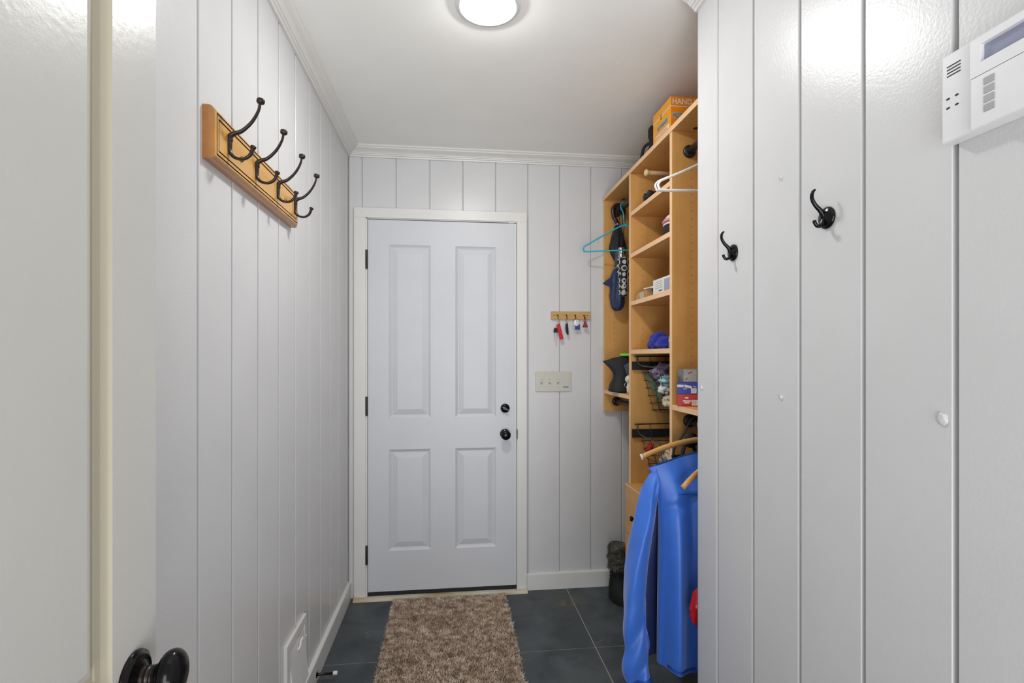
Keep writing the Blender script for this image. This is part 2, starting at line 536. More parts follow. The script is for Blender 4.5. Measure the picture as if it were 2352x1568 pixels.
def text_obj(name, body, size, loc, rot, m, parent, label=None, align='LEFT', xs=1.0, bold=0.0):
    cu = bpy.data.curves.new(name, 'FONT')
    cu.body = body; cu.size = size; cu.extrude = 0.0002; cu.align_x = align
    cu.offset = bold
    t = bpy.data.objects.new(name + '_tmp', cu)
    col.objects.link(t)
    dg = bpy.context.evaluated_depsgraph_get()
    me = bpy.data.meshes.new_from_object(t.evaluated_get(dg))
    bpy.data.objects.remove(t)
    from mathutils import Euler
    mt = Matrix.Translation(loc) @ Euler(rot).to_matrix().to_4x4() @ Matrix.Diagonal((xs, 1, 1, 1))
    me.transform(mt)
    me.materials.clear(); me.materials.append(M[m])
    return link(name, me, parent, label)

# ------------------------------------------------------------------ floor and ceiling
fl = MB().box(-0.62, 1.30, YN, 2.96, -0.05, -0.0025).build('floor', 'grout')
struct(fl)
tile_me = {}
G = 0.0028
for x0, x1 in ((-0.572, 0.038), (0.038, 0.648), (0.648, 1.258)):
    for k in range(6):
        y1 = 2.898 - 0.61 * k
        y0 = max(y1 - 0.61, YN)
        key = round(y1 - y0, 3)
        if key not in tile_me:
            tile_me[key] = MB().box(-0.305 + G, 0.305 - G, -(y1 - y0) / 2 + G, (y1 - y0) / 2 - G, -0.012, 0, 0.0015, 1).mesh('slate_tile', 'slate')
        t = link('slate_tile', tile_me[key], fl)
        t.location = ((x0 + x1) / 2, (y0 + y1) / 2, 0)
struct(MB().box(-0.62, 1.30, YN, 2.96, CEIL, CEIL + 0.05).build('ceiling', 'ceiling'))

# ------------------------------------------------------------------ plank walls
def plank_mesh(w, z0, z1, th=0.0165, ch=0.0012, gap=0.0048, round_end=False):
    """Board with chamfered long edges; local x is the width, local y the thickness (0 = room face, + into wall)."""
    h = w / 2 - gap
    poly = [(-h, th), (-h, ch), (-h + ch, 0), (h - ch, 0), (h, ch), (h, th)]
    if round_end:
        r = 0.011
        arc = [(h - r + r * math.sin(a), r - r * math.cos(a)) for a in [math.pi / 2 * k / 5 for k in range(6)]]
        poly = [(-h, th), (-h, ch), (-h + ch, 0)] + arc + [(h, th)]
    return MB().prism(poly, z0, z1, 'XY').mesh('plank', 'wall')

wl = struct(MB().box(-0.66, XL - 0.014, YN, 2.96, 0, CEIL).build('wall_left', 'wall'))
rot_left = math.radians(90)      # width runs along Y, room face looks to +X
step = 0.1795
y_g = [1.2216 + step * i for i in range(-12, 10)]
pm = plank_mesh(step, 0, CEIL)
for a in y_g:
    b = a + step
    if a < YN - 0.05 or a > YB - 0.02:
        continue
    if b > YB:
        o = link('plank', plank_mesh(YB - a, 0, CEIL), wl); o.location = (XL, (a + YB) / 2, 0)
    else:
        o = link('plank', pm, wl); o.location = (XL, (a + b) / 2, 0)
    o.rotation_euler = (0, 0, rot_left)

wr = struct(MB().box(XR + 0.014, 1.30, YN, 1.555, 0, CEIL).build('wall_right', 'wall'))
pm2 = plank_mesh(step, 0, CEIL)
for i in range(-11, 1):
    b = 1.4304 + step * i
    a = b - step
    if b < YN + 0.1:
        continue
    o = link('plank', pm2, wr); o.location = (XR, (a + b) / 2, 0); o.rotation_euler = (0, 0, -math.pi / 2)
# corner board, its outer edge rounded over
h = (1.564 - 1.4304) / 2
o = link('plank', MB().prism([(-h, 0.02), (-h, 0.012), (-h + 0.01, 0.001), (-h + 0.02, 0), (h - 0.007, 0), (h - 0.0035, 0.0035), (h - 0.0035, 0.02)], 0, CEIL, 'XY').mesh('plank', 'wall'), wr)
o.location = (XR, 1.4304 + h, 0); o.rotation_euler = (0, 0, -math.pi / 2)

# back wall around the door opening
bw = MB()
bw.box(-0.62, -0.474, YB + 0.013, 3.0, 0, CEIL)
bw.box(-0.474, 0.372, YB + 0.013, 3.0, 2.08, CEIL)
bw.box(0.372, 1.30, YB + 0.013, 3.0, 0, CEIL)
wb = struct(bw.build('wall_back', 'wall'))
gx = [-0.56] + [-0.4888 + 0.1833 * i for i in range(10)]
for i in range(len(gx) - 1):
    a, b = gx[i], gx[i + 1]
    z0 = 2.09 if (a > -0.5 and b < 0.43) else 0.0
    o = link('plank', plank_mesh(b - a, z0, CEIL, ch=0.0042, gap=0.0006), wb)
    o.location = ((a + b) / 2, YB, 0)
wc = struct(MB().box(1.245, 1.30, 1.555, 2.96, 0, CEIL).build('wall_recess', 'wall'))

# ------------------------------------------------------------------ crown moulding, baseboards
def crown_profile():
    # (out from wall, down from ceiling)
    return [(0.0, 0.0), (0.060, 0.0), (0.060, 0.008), (0.054, 0.012), (0.052, 0.016), (0.046, 0.020), (0.034, 0.026), (0.026, 0.033),
            (0.024, 0.037), (0.019, 0.038), (0.017, 0.043), (0.011, 0.045), (0.009, 0.052), (0.0, 0.052)]
cp = crown_profile()
def crown(name, pts_fn, ends):
    mb = MB()
    A = [mb.bm.verts.new(pts_fn(p, 0)) for p in cp]
    B = [mb.bm.verts.new(pts_fn(p, 1)) for p in cp]
    n = len(cp)
    for i in range(n):
        mb.bm.faces.new((A[i], A[(i + 1) % n], B[(i + 1) % n], B[i]))
    mb.bm.faces.new(A); mb.bm.faces.new(list(reversed(B)))
    return struct(mb.build(name, 'trim'))
crown('trim_1', lambda p, e: Vector((XL + p[0], (YN if e == 0 else YB - p[0]), CEIL - p[1])), None)
crown('trim_2', lambda p, e: Vector(((XL + p[0]) if e == 0 else 1.245, YB - p[0], CEIL - p[1])), None)
crown('trim_3', lambda p, e: Vector((XR - p[0], (YN if e == 0 else 1.556), CEIL - p[1])), None)

def base_poly(s, f):      # s: direction out of the wall, f: wall face coordinate
    return [(f, 0), (f + s * 0.016, 0), (f + s * 0.016, 0.0855), (f + s * 0.0145, 0.0885), (f + s * 0.004, 0.094), (f, 0.094)]
struct(MB().prism(base_poly(1, XL), YN, YB, 'XZ').build('baseboard_left', 'trim'))
struct(MB().prism(base_poly(-1, XR), YN, 1.56, 'XZ').build('baseboard_right', 'trim'))
struct(MB().prism(base_poly(-1, YB), 0.4205, 1.245, 'YZ').build('baseboard_back', 'trim'))

# ------------------------------------------------------------------ entry door
casing = root_struct('trim_4', (-0.053, 2.9, 0))
for (x0, x1, z0, z1) in ((-0.5275, -0.4655, 0, 2.0735), (0.3635, 0.4195, 0, 2.0735), (-0.5275, 0.4195, 2.0735, 2.128)):
    MB().box(x0, x1, YB - 0.020, YB + 0.002, z0, z1, 0.002, 2).build('casing_board', 'trim', casing)

def panel_rings(mb, plane, u0, u1, z0, z1, rings, sign):
    """Concentric rings (inset, depth into the door). plane(u, depth, z) -> Vector."""
    prev = None
    for (ins, d) in rings:
        q = [mb.bm.verts.new(plane(u, d, z)) for (u, z) in ((u0 + ins, z0 + ins), (u1 - ins, z0 + ins), (u1 - ins, z1 - ins), (u0 + ins, z1 - ins))]
        if prev:
            for k in range(4):
                mb.bm.faces.new((prev[k], prev[(k + 1) % 4], q[(k + 1) % 4], q[k]))
        prev = q
    mb.bm.faces.new(prev)

def slab_with_holes(plane, us, zs, holes, depth):
    mb = MB()
    vs = {}
    def V(u, z, d=0.0):
        k = (round(u, 5), round(z, 5), d)
        if k not in vs: vs[k] = mb.bm.verts.new(plane(u, d, z))
        return vs[k]
    for i in range(len(us) - 1):
        for j in range(len(zs) - 1):
            if (i, j) in holes: continue
            mb.bm.faces.new((V(us[i], zs[j]), V(us[i + 1], zs[j]), V(us[i + 1], zs[j + 1]), V(us[i], zs[j + 1])))
    per = [(u, zs[0]) for u in us] + [(us[-1], z) for z in zs[1:]] + [(u, zs[-1]) for u in reversed(us[:-1])] + [(us[0], z) for z in reversed(zs[1:-1])]
    n = len(per)
    for k in range(n):
        a, b = per[k], per[(k + 1) % n]
        mb.bm.faces.new((V(*a), V(*b), V(b[0], b[1], depth), V(a[0], a[1], depth)))
    mb.bm.faces.new([V(p[0], p[1], depth) for p in per])
    return mb

D1Y = 2.887
door1 = root_struct('door_1', (-0.047, D1Y, 0))
pl1 = lambda u, d, z: Vector((u, D1Y + d, z))
us = [-0.4543, -0.343, -0.116, 0.0192, 0.246, 0.360]
zs = [0.034, 0.255, 0.809, 0.981, 1.930, 2.064]
slab = slab_with_holes(pl1, us, zs, {(1, 1), (3, 1), (1, 3), (3, 3)}, 0.044).build('door_slab', 'door', door1)
rg = [(0, 0), (0.002, 0.0015), (0.009, 0.0065), (0.0135, 0.0085), (0.0145, 0.0105), (0.019, 0.0105), (0.021, 0.0085), (0.047, 0.0015), (0.049, 0.0015)]
for (i, j) in ((1, 1), (3, 1), (1, 3), (3, 3)):
    mb = MB(); panel_rings(mb, pl1, us[i], us[i + 1], zs[j], zs[j + 1], rg, 1)
    mb.build('door_panel', 'door', door1)
MB().box(-0.474, -0.4575, YB - 0.012, 3.0, 0.0, 2.0735).build('door_jamb', 'trim', door1)
MB().box(0.3625, 0.372, YB - 0.012, 3.0, 0.0, 2.0735).build('door_jamb', 'trim', door1)
MB().box(-0.474, 0.372, YB - 0.012, 3.0, 2.0695, 2.0805).build('door_head', 'trim', door1)
MB().box(0.317, 0.346, YB - 0.016, YB, 2.0655, 2.0695).build('contact_plate', 'steel', door1)
for zc in (1.846, 1.048, 0.239):
    hb = MB()
    hb.lathe([(0.0, -0.053), (0.006, -0.051), (0.0068, -0.048), (0.0068, 0.048), (0.006, 0.051), (0.0, 0.053)], (-0.4605, D1Y - 0.006, zc), (0, 0, 1), 14)
    hb.box(-0.4655, -0.4555, D1Y - 0.004, D1Y + 0.004, zc - 0.048, zc + 0.048)
    hg = hb.build('hinge', 'bronze', door1)
    for dz in (-0.016, 0.016):
        MB().lathe([(0.0073, -0.0007), (0.0073, 0.0007)], (-0.4605, D1Y - 0.006, zc + dz), (0, 0, 1), 14).build('knuckle_line', 'dark', hg)
MB().box(-0.4543, 0.360, D1Y - 0.004, D1Y + 0.042, 0.0155, 0.035).build('door_sweep', 'rubber', door1)
MB().prism([(2.846, 0), (2.849, 0.010), (2.866, 0.0140), (3.0, 0.0140), (3.0, 0)], -0.5275, 0.4195, 'YZ').build('threshold', 'worn', door1)
db = MB().lathe([(0.0, 0.0), (0.0255, 0.0), (0.0255, 0.008), (0.023, 0.013), (0.018, 0.016), (0.0, 0.017)], (0.296, D1Y, 1.0283), (0, -1, 0), 28).build('deadbolt', 'black', door1)
MB().prism([(0.276, 1.036), (0.284, 1.040), (0.316, 1.0205), (0.308, 1.0165)], D1Y - 0.030, D1Y - 0.0165, 'XZ').build('thumb_turn', 'black', db)
kn = MB().lathe([(0.0, 0.0), (0.028, 0.0), (0.028, 0.004), (0.024, 0.008), (0.014, 0.010), (0.0115, 0.016), (0.0115, 0.03), (0.017, 0.036), (0.025, 0.042), (0.0275, 0.050), (0.026, 0.058), (0.020, 0.065), (0.010, 0.0685), (0.0, 0.069)], (0.296, D1Y, 0.8842), (0, -1, 0), 28).build('door_knob', 'black', door1)
MB().box(0.3605, 0.3665, YB - 0.024, YB - 0.01, 0.856, 0.908).build('strike_plate', 'bronze', door1)

# ------------------------------------------------------------------ open door at the left
D2X = -0.43
door2 = root_struct('door_2', (D2X, 0.4, 0))
pl2 = lambda u, d, z: Vector((D2X - d, u, z))
us2 = [-0.0017, 0.0953, 0.357, 0.4523, 0.714, 0.8113]
zs2 = [0.012, 0.24, 0.79, 0.898, 1.915, 2.04]
slab_with_holes(pl2, us2, zs2, {(1, 1), (3, 1), (1, 3), (3, 3)}, 0.035).build('door_slab', 'door2', door2)
for (i, j) in ((1, 1), (3, 1), (1, 3), (3, 3)):
    u0, u1, z0, z1 = us2[i], us2[i + 1], zs2[j], zs2[j + 1]
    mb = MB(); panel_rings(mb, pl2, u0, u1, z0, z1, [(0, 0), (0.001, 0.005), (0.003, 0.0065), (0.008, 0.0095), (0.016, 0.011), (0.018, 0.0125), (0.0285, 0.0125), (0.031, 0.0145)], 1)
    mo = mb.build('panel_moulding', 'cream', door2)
    mb = MB(); panel_rings(mb, pl2, u0, u1, z0, z1, [(0.031, 0.0148), (0.0322, 0.006), (0.043, 0.002), (0.045, 0.002)], 1)
    mb.build('door_panel', 'door2', door2)
KY, KZ = 0.757, 0.884
k2 = root = MB().lathe([(0.0, 0.0), (0.0335, 0.0), (0.0345, 0.002), (0.0335, 0.005), (0.030, 0.0055), (0.0295, 0.008), (0.026, 0.010), (0.024, 0.009), (0.020, 0.0085), (0.0155, 0.013), (0.0, 0.013)],
                       (D2X, KY, KZ), (1, 0, 0), 64).build('knob_rosette', 'black', door2)
MB().lathe([(0.0, 0.010), (0.0145, 0.010), (0.013, 0.016), (0.0125, 0.019), (0.0135, 0.0195), (0.0135, 0.022), (0.0125, 0.0225), (0.0125, 0.025), (0.0135, 0.0255), (0.0135, 0.028), (0.0, 0.028)],
           (D2X, KY, KZ), (1, 0, 0), 32).build('knob_neck', 'bronze', k2)
MB().lathe([(0.0, 0.026), (0.012, 0.027), (0.014, 0.032), (0.020, 0.036), (0.0265, 0.041), (0.0295, 0.048), (0.0285, 0.055), (0.023, 0.0615), (0.012, 0.0655), (0.0, 0.0665)],
           (D2X, KY, KZ), (1, 0, 0), 56, sx=1.12, sy=0.95, dense=5).build('knob', 'black', k2)

# ------------------------------------------------------------------ ceiling light
LX, LY = 0.116, 1.672
lamp = thing('ceiling_light', 'round flush ceiling light with glowing white dome', 'light', (LX, LY, CEIL))
MB().lathe([(0.0, 0.0), (0.106, 0.0), (0.1055, 0.004), (0.101, 0.0085), (0.092, 0.0105), (0.079, 0.0110), (0.079, 0.006), (0.0, 0.006)], (LX, LY, CEIL), (0, 0, -1), 64).build('trim_ring', 'plastic_white', lamp)
MB().lathe([(0.0785, 0.0065), (0.0785, 0.0105), (0.074, 0.0150), (0.066, 0.0185), (0.045, 0.0225), (0.02, 0.0245), (0.0, 0.025)], (LX, LY, CEIL), (0, 0, -1), 64).build('diffuser', 'diffuser', lamp)

# ------------------------------------------------------------------ coat rack on the left wall
RX = XL
rack = thing('coat_rack', 'honey wood coat rack board with four dark bronze double hooks', 'coat rack', (RX, 1.5625, 1.7675))
y0, y1, z0, z1 = 1.240, 1.885, 1.7675, 1.889
F = RX + 0.026
def rack_board():
    mb = MB()
    def pl(u, d, z): return Vector((F - d, u, z))
    rings = [(0.0, 0.026, 1), (0.0, 0.012, 1), (0.0015, 0.007, 1), (0.005, 0.0035, 1), (0.008, 0.003, 1), (0.009, 0.0, 0), (0.012, 0.0, 0),
             (0.0122, 0.0028, 2), (0.0155, 0.0028, 2), (0.0157, 0.0, 2), (0.0225, 0.0, 0), (0.0227, 0.0032, 2), (0.0262, 0.0032, 2), (0.0264, 0.0004, 2)]
    prev = None
    for (ins, d, mi) in rings:
        q = [mb.bm.verts.new(pl(u, d, z)) for (u, z) in ((y0 + ins, z0 + ins), (y1 - ins, z0 + ins), (y1 - ins, z1 - ins), (y0 + ins, z1 - ins))]
        if prev:
            for k in range(4):
                f = mb.bm.faces.new((prev[k], prev[(k + 1) % 4], q[(k + 1) % 4], q[k])); f.material_index = mi
        else:
            mb.bm.faces.new(q).material_index = 1
        prev = q
    mb.bm.faces.new(prev).material_index = 0
    return mb
rack_board().build('board', ['honey_y', 'honey_d', 'groove'], rack)
for i in range(4):
    hy = 1.318 + 0.1745 * i
    up = smooth_path([(F + 0.003, hy, 1.838), (F + 0.0035, hy, 1.850), (F + 0.012, hy, 1.8565), (F + 0.030, hy, 1.864), (F + 0.052, hy, 1.886), (F + 0.067, hy, 1.913), (F + 0.072, hy, 1.934)], 7)
    hk = MB().tube(up, lerp_list([0.0065, 0.0068, 0.006, 0.005, 0.0044, 0.0038, 0.0034], len(up)), 12, up=(0, 1, 0), flat=(1.15, 0.85))
    lo = smooth_path([(F + 0.003, hy, 1.850), (F + 0.0015, hy, 1.832), (F + 0.0025, hy, 1.812), (F + 0.013, hy, 1.799), (F + 0.032, hy, 1.796), (F + 0.048, hy, 1.806), (F + 0.055, hy, 1.823)], 7)
    hk.tube(lo, lerp_list([0.006, 0.0068, 0.006, 0.0048, 0.0045, 0.005, 0.0055], len(lo)), 12, up=(0, 1, 0), flat=(1.15, 0.8))
    hk = hk.build('hook', 'bronze', rack)
    MB().lathe([(0.0, -0.001), (0.0075, 0.0), (0.0095, 0.003), (0.0095, 0.009), (0.0085, 0.0115), (0.0, 0.012)], (F + 0.072, hy, 1.932), (0.12, 0, 1), 16).build('hook_cap', 'bronze', hk)
    MB().lathe([(0.0, 0.0), (0.006, 0.0), (0.0072, 0.004), (0.006, 0.007), (0.0, 0.0075)], (F + 0.0548, hy, 1.822), (0.25, 0, 1), 14).build('hook_tip', 'bronze', hk)
for sy in (1.392, 1.741):
    MB().lathe([(0.0075, 0.0), (0.0075, 0.003), (0.0055, 0.0055), (0.0, 0.0065)], (F - 0.0005, sy, 1.822), (1, 0, 0), 16).build('screw_cover', 'brass', rack)

# ------------------------------------------------------------------ two black hooks on the right wall
def black_hook(y, z, label):
    t = thing('wall_hook', label, 'hook', (XR, y, z), 'black hooks on the right wall')
    MB().lathe([(0.0, 0.0), (0.0225, 0.0), (0.0225, 0.0035), (0.019, 0.007), (0.015, 0.0075), (0.010, 0.012), (0.0, 0.013)], (XR, y, z), (-1, 0, 0), 32).build('base_disc', 'black', t)
    up = smooth_path([(XR - 0.010, y, z + 0.002), (XR - 0.015, y, z + 0.013), (XR - 0.027, y, z + 0.025), (XR - 0.0345, y, z + 0.038), (XR - 0.034, y, z + 0.050), (XR - 0.028, y, z + 0.0575)], 7)
    MB().tube(up, lerp_list([0.0052, 0.005, 0.0042, 0.0038, 0.0036, 0.0022], len(up)), 12, up=(0, 1, 0)).build('upper_prong', 'black', t)
    lo = smooth_path([(XR - 0.008, y, z - 0.004), (XR - 0.015, y, z - 0.016), (XR - 0.023, y, z - 0.0175), (XR - 0.0285, y, z - 0.011), (XR - 0.0295, y, z - 0.006)], 7)
    MB().tube(lo, lerp_list([0.005, 0.004, 0.0036, 0.0036, 0.0036], len(lo)), 12, up=(0, 1, 0)).build('lower_prong', 'black', t)
black_hook(0.985, 1.6045, 'small black metal double hook on the panelling nearer the alarm keypad')
black_hook(1.344, 1.604, 'small black metal double hook on the panelling nearer the closet corner')

# dabs and plugs painted into the panelling
for (y, z, r, lab) in ((0.7332, 1.220, 0.0085, 'white filler dab stuck on the panelling below the alarm keypad'),
                       (1.1353, 1.7388, 0.005, 'tiny white adhesive dab on the panelling above the two black hooks'),
                       (1.1353, 1.2227, 0.0045, 'tiny white adhesive dab on the panelling below the two black hooks'),
                       (1.524, 1.2218, 0.0045, 'tiny white adhesive dab on the corner board beside the closet')):
    tag(MB().blob((XR - 0.001, y, z), (0.0035, r, r * 1.15), seed=int(y * 100), amp=0.35, freq=1.6).build('adhesive_dab', 'wall'), lab, 'dab')

# ------------------------------------------------------------------ alarm keypad
kp = thing('alarm_keypad', 'white plastic alarm keypad with grey display on the panelling', 'keypad', (XR, 0.62, 1.642))
def wedge(mb, ya, yb, za, zb, xa, xb, r=0.002):
    mb.box(xa, xb, ya, yb, za, zb, r, 2)
kb = MB(); wedge(kb, 0.530, 0.7135, 1.6435, 1.776, 0.7475, XR)
kb.build('back_body', 'plastic_white', kp)
fr = MB(); wedge(fr, 0.528, 0.6605, 1.6415, 1.7145, 0.7375, 0.7485, 0.0015)
fd = fr.build('flap', 'plastic_white', kp)
# upper bezel with a window opening
bz = MB()
for (ya, yb, za, zb) in ((0.528, 0.6605, 1.7575, 1.7685), (0.528, 0.6605, 1.715, 1.7325), (0.6465, 0.6605, 1.7325, 1.7575), (0.528, 0.540, 1.7325, 1.7575)):
    bz.box(0.7375, 0.7485, ya, yb, za, zb)
bz.build('bezel', 'plastic_white', kp)
MB().box(0.7445, 0.7475, 0.539, 0.6475, 1.732, 1.758).build('display', 'lcd', kp)
for i in range(4):
    zc = 1.6645 + 0.0125 * i
    MB().box(0.7366, 0.738, 0.6262, 0.6414, zc - 0.005, zc + 0.005, 0.0005, 1).build('function_key', 'plastic_grey', fd)
for i in range(4):
    zc = 1.7425 + 0.0048 * i
    MB().box(0.7470, 0.7478, 0.6835, 0.7045, zc - 0.0008, zc + 0.0008).build('speaker_slot', 'dark', kp)
for y in (0.6893, 0.7029):
    for z in (1.6948, 1.7088):
        MB().lathe([(0.0032, 0.0), (0.0028, 0.0005), (0.0, 0.0006)], (0.7475, y, z), (-1, 0, 0), 14, sx=0.5, sy=1.0).build('indicator', 'dark', kp)

# ------------------------------------------------------------------ switch plate
sw = thing('switch_plate', 'almond four-gang light switch plate between door and shelves', 'light switch', (0.573, YB, 1.118))
MB().box(0.469, 0.678, YB - 0.0065, YB, 1.1185, 1.232, 0.003, 2).build('plate', 'almond', sw)
for x in (0.5037, 0.5514, 0.5993):
    MB().box(x - 0.0055, x + 0.0055, YB - 0.0072, YB - 0.004, 1.160, 1.190).build('switch_slot', 'plastic_grey', sw)
    tg = MB().box(x - 0.0042, x + 0.0042, -0.006, 0.006, -0.0055, 0.0055, 0.0012, 2)
    tg.xform(Matrix.Translation((0, YB - 0.0105, 1.179)) @ Matrix.Rotation(math.radians(25), 4, 'X') @ Matrix.Scale(1.5, 4, (0, 1, 0)))
    tg.build('toggle', 'almond_d', sw)
MB().box(0.6275, 0.6615, YB - 0.0072, YB - 0.005, 1.143, 1.207).build('rocker_frame', 'almond', sw)
MB().box(0.6285, 0.6605, YB - 0.0078, YB - 0.006, 1.1432, 1.1462).build('rocker_gap', 'dark', sw)
MB().prism([(YB - 0.0095, 1.147), (YB - 0.0068, 1.205), (YB - 0.005, 1.205), (YB - 0.005, 1.147)], 0.6295, 0.6595, 'YZ').build('rocker', 'almond', sw)

# ------------------------------------------------------------------ key rack and keys
kr = thing('key_rack', 'narrow wooden key rack with four small hooks on the wall', 'key rack', (0.672, YB, 1.53))
MB().box(0.559, 0.785, YB - 0.016, YB, 1.5295, 1.573, 0.002, 2).build('board', 'bamboo', kr)
KXS = (0.5955, 0.6462, 0.697, 0.748)
KF = YB - 0.016
for x in KXS:
    p = smooth_path([(x, KF, 1.5515), (x, KF - 0.010, 1.5515), (x, KF - 0.0135, 1.544), (x, KF - 0.012, 1.534), (x, KF - 0.017, 1.530), (x, KF - 0.022, 1.535)], 6)
    MB().tube(p, 0.0018, 8, up=(1, 0, 0)).lathe([(0.0, 0), (0.0045, 0), (0.0045, 0.002), (0.0, 0.0025)], (x, KF, 1.5515), (0, -1, 0), 12).build('hook', 'bronze', kr)
for x in (0.578, 0.766):
    MB().box(x - 0.008, x + 0.008, KF - 0.001, KF + 0.001, 1.5512, 1.5532).build('slot', 'groove', kr)
def ring_pts(c, r, ax='Y', n=20):
    out = []
    for k in range(n):
        a = 2 * math.pi * k / n
        d = {'Y': Vector((math.cos(a) * r, 0, math.sin(a) * r)), 'X': Vector((0, math.cos(a) * r, math.sin(a) * r)), 'Z': Vector((math.cos(a) * r, math.sin(a) * r, 0))}[ax]
        out.append(Vector(c) + d)
    return out
KY0 = KF - 0.017
def keyset(i, label):
    x = KXS[i]
    t = thing('key_ring', label, 'keys', (x, KY0, 1.53), 'keys on the key rack')
    MB().tube(ring_pts((x, KY0, 1.5225), 0.0105, 'X'), 0.0009, 6, closed=True).build('ring', 'steel', t)
    return t, x
t, x = keyset(0, 'key ring with a red tag strip and a black-headed key')
mb = MB().box(-0.0105, 0.0105, -0.003, 0.003, -0.044, 0.044, 0.002, 2)
mb.xform(Matrix.Translation((0.6055, KY0 - 0.001, 1.457)) @ Matrix.Rotation(math.radians(-14), 4, 'Y'))
mb.build('red_tag', 'red', t)
MB().tube([(x, KY0, 1.513), (0.596, KY0, 1.500)], 0.001, 6).build('link', 'steel', t)
key = MB().prism([(0.570, 1.453), (0.594, 1.453), (0.5925, 1.474), (0.587, 1.479), (0.577, 1.479), (0.5715, 1.474)], KY0 + 0.004, KY0 + 0.008, 'XZ').build('key_head', 'rubber', t)
MB().box(0.579, 0.585, KY0 + 0.005, KY0 + 0.007, 1.396, 1.456).build('key_blade', 'steel', key)
MB().tube([(x, KY0 + 0.002, 1.513), (0.583, KY0 + 0.006, 1.478)], 0.0008, 6).build('link', 'steel', t)
t, x = keyset(1, 'key ring with a long black fob and steel cap')
MB().lathe([(0.0, 0), (0.005, 0.001), (0.0058, 0.006), (0.005, 0.011), (0.0, 0.012)], (0.645, KY0, 1.502), (0, 0, 1), 14).build('cap', 'steel', t)
fo = smooth_path([(0.645, KY0, 1.504), (0.6445, KY0 - 0.001, 1.480), (0.647, KY0 - 0.001, 1.458), (0.652, KY0, 1.440)], 6)
MB().tube(fo, lerp_list([0.0055, 0.0075, 0.0072, 0.003], len(fo)), 12, flat=(0.7, 1.1)).build('fob', 'rubber', t)
t, x = keyset(2, 'key ring with a round white tag, a blue tag and steel rings')
MB().lathe([(0.0, -0.0015), (0.0165, -0.0015), (0.0172, 0.0), (0.0165, 0.0015), (0.0, 0.0015)], (0.700, KY0 - 0.004, 1.508), (0, -1, 0), 28, sx=1.12).build('white_tag', 'plastic_white', t)
MB().box(0.694, 0.7205, KY0 + 0.002, KY0 + 0.005, 1.470, 1.503, 0.003, 2).build('blue_tag', 'blue_tag', t)
MB().tube(ring_pts((0.692, KY0 + 0.004, 1.4615), 0.0085), 0.001, 6, closed=True).build('small_ring', 'steel', t)
MB().tube(ring_pts((0.688, KY0 + 0.006, 1.481), 0.0095), 0.001, 6, closed=True).build('small_ring', 'steel', t)
t, x = keyset(3, 'dark red woven cord fob flaring at the bottom')
MB().lathe([(0.0, 0.0), (0.0035, 0.001), (0.0035, 0.018), (0.006, 0.022), (0.005, 0.026), (0.0085, 0.033), (0.008, 0.037), (0.014, 0.048), (0.0155, 0.054), (0.0145, 0.058), (0.0, 0.058)], (0.7505, KY0 - 0.003, 1.541), (0, 0, -1), 18, sx=0.6).build('cord', 'dark_red', t)

# clear little hook behind the teal hanger
ch = thing('clear_hook', 'tiny clear adhesive hook on the wall behind the teal hanger', 'hook', (0.831, YB, 1.985))
MB().box(0.824, 0.838, YB - 0.003, YB, 1.975, 2.004, 0.001, 2).build('pad', 'wall', ch)
MB().tube(smooth_path([(0.831, YB - 0.003, 1.985), (0.831, YB - 0.006, 1.974), (0.831, YB - 0.011, 1.972), (0.831, YB - 0.013, 1.980)], 5), 0.0017, 8, up=(1, 0, 0)).build('prong', 'wall', ch)

# ------------------------------------------------------------------ floor vent and door stop on the left wall
vt = thing('wall_vent', 'white metal wall vent above the baseboard', 'vent', (XL, 1.925, 0.10))
VY0, VY1, VZ0, VZ1 = 1.812, 2.047, 0.098, 0.342
fm = MB()
for (a, b, c, d) in ((VY0, VY1, VZ1 - 0.030, VZ1), (VY0, VY1, VZ0, VZ0 + 0.022), (VY0, VY0 + 0.034, VZ0 + 0.022, VZ1 - 0.03), (VY1 - 0.024, VY1, VZ0 + 0.022, VZ1 - 0.03)):
    fm.box(XL, XL + 0.011, a, b, c, d)
fm.build('frame', 'trim', vt)
zt, zb_ = VZ1 - 0.031, VZ0 + 0.0225
for k, (a, b) in enumerate(((1.8475, 1.930), (1.936, 2.0225))):
    mb = MB().prism([(XL + 0.002, zb_), (XL + 0.024, zb_), (XL + 0.006, zt), (XL + 0.002, zt)], a, b, 'XZ')
    mb.build('louver_panel', 'plastic_white', vt)
MB().tube(smooth_path([(XL + 0.010, 1.934, 0.262), (XL + 0.016, 1.944, 0.274), (XL + 0.014, 1.955, 0.283), (XL + 0.018, 1.97, 0.292)], 5), 0.004, 8).build('lever', 'trim', vt)
for (y, z) in ((1.826, 0.2), (2.036, 0.262)):
    MB().lathe([(0.005, 0.0), (0.004, 0.002), (0.0, 0.003)], (XL + 0.011, y, z), (1, 0, 0), 12).build('screw', 'plastic_white', vt)

ds = thing('door_stop', 'black rod door stop with white rubber tip on the baseboard', 'door stop', (XL + 0.014, 2.173, 0.03))
MB().lathe([(0.0, 0.0), (0.0135, 0.0), (0.0125, 0.003), (0.007, 0.0055), (0.005, 0.012), (0.0048, 0.070), (0.0, 0.070)], (XL + 0.014, 2.173, 0.03), (1, 0, 0.02), 18).build('rod', 'black', ds)
MB().lathe([(0.0, 0.066), (0.0075, 0.066), (0.008, 0.070), (0.008, 0.080), (0.0065, 0.083), (0.0, 0.0835)], (XL + 0.014, 2.173, 0.03), (1, 0, 0.02), 18).build('tip', 'bone', ds)

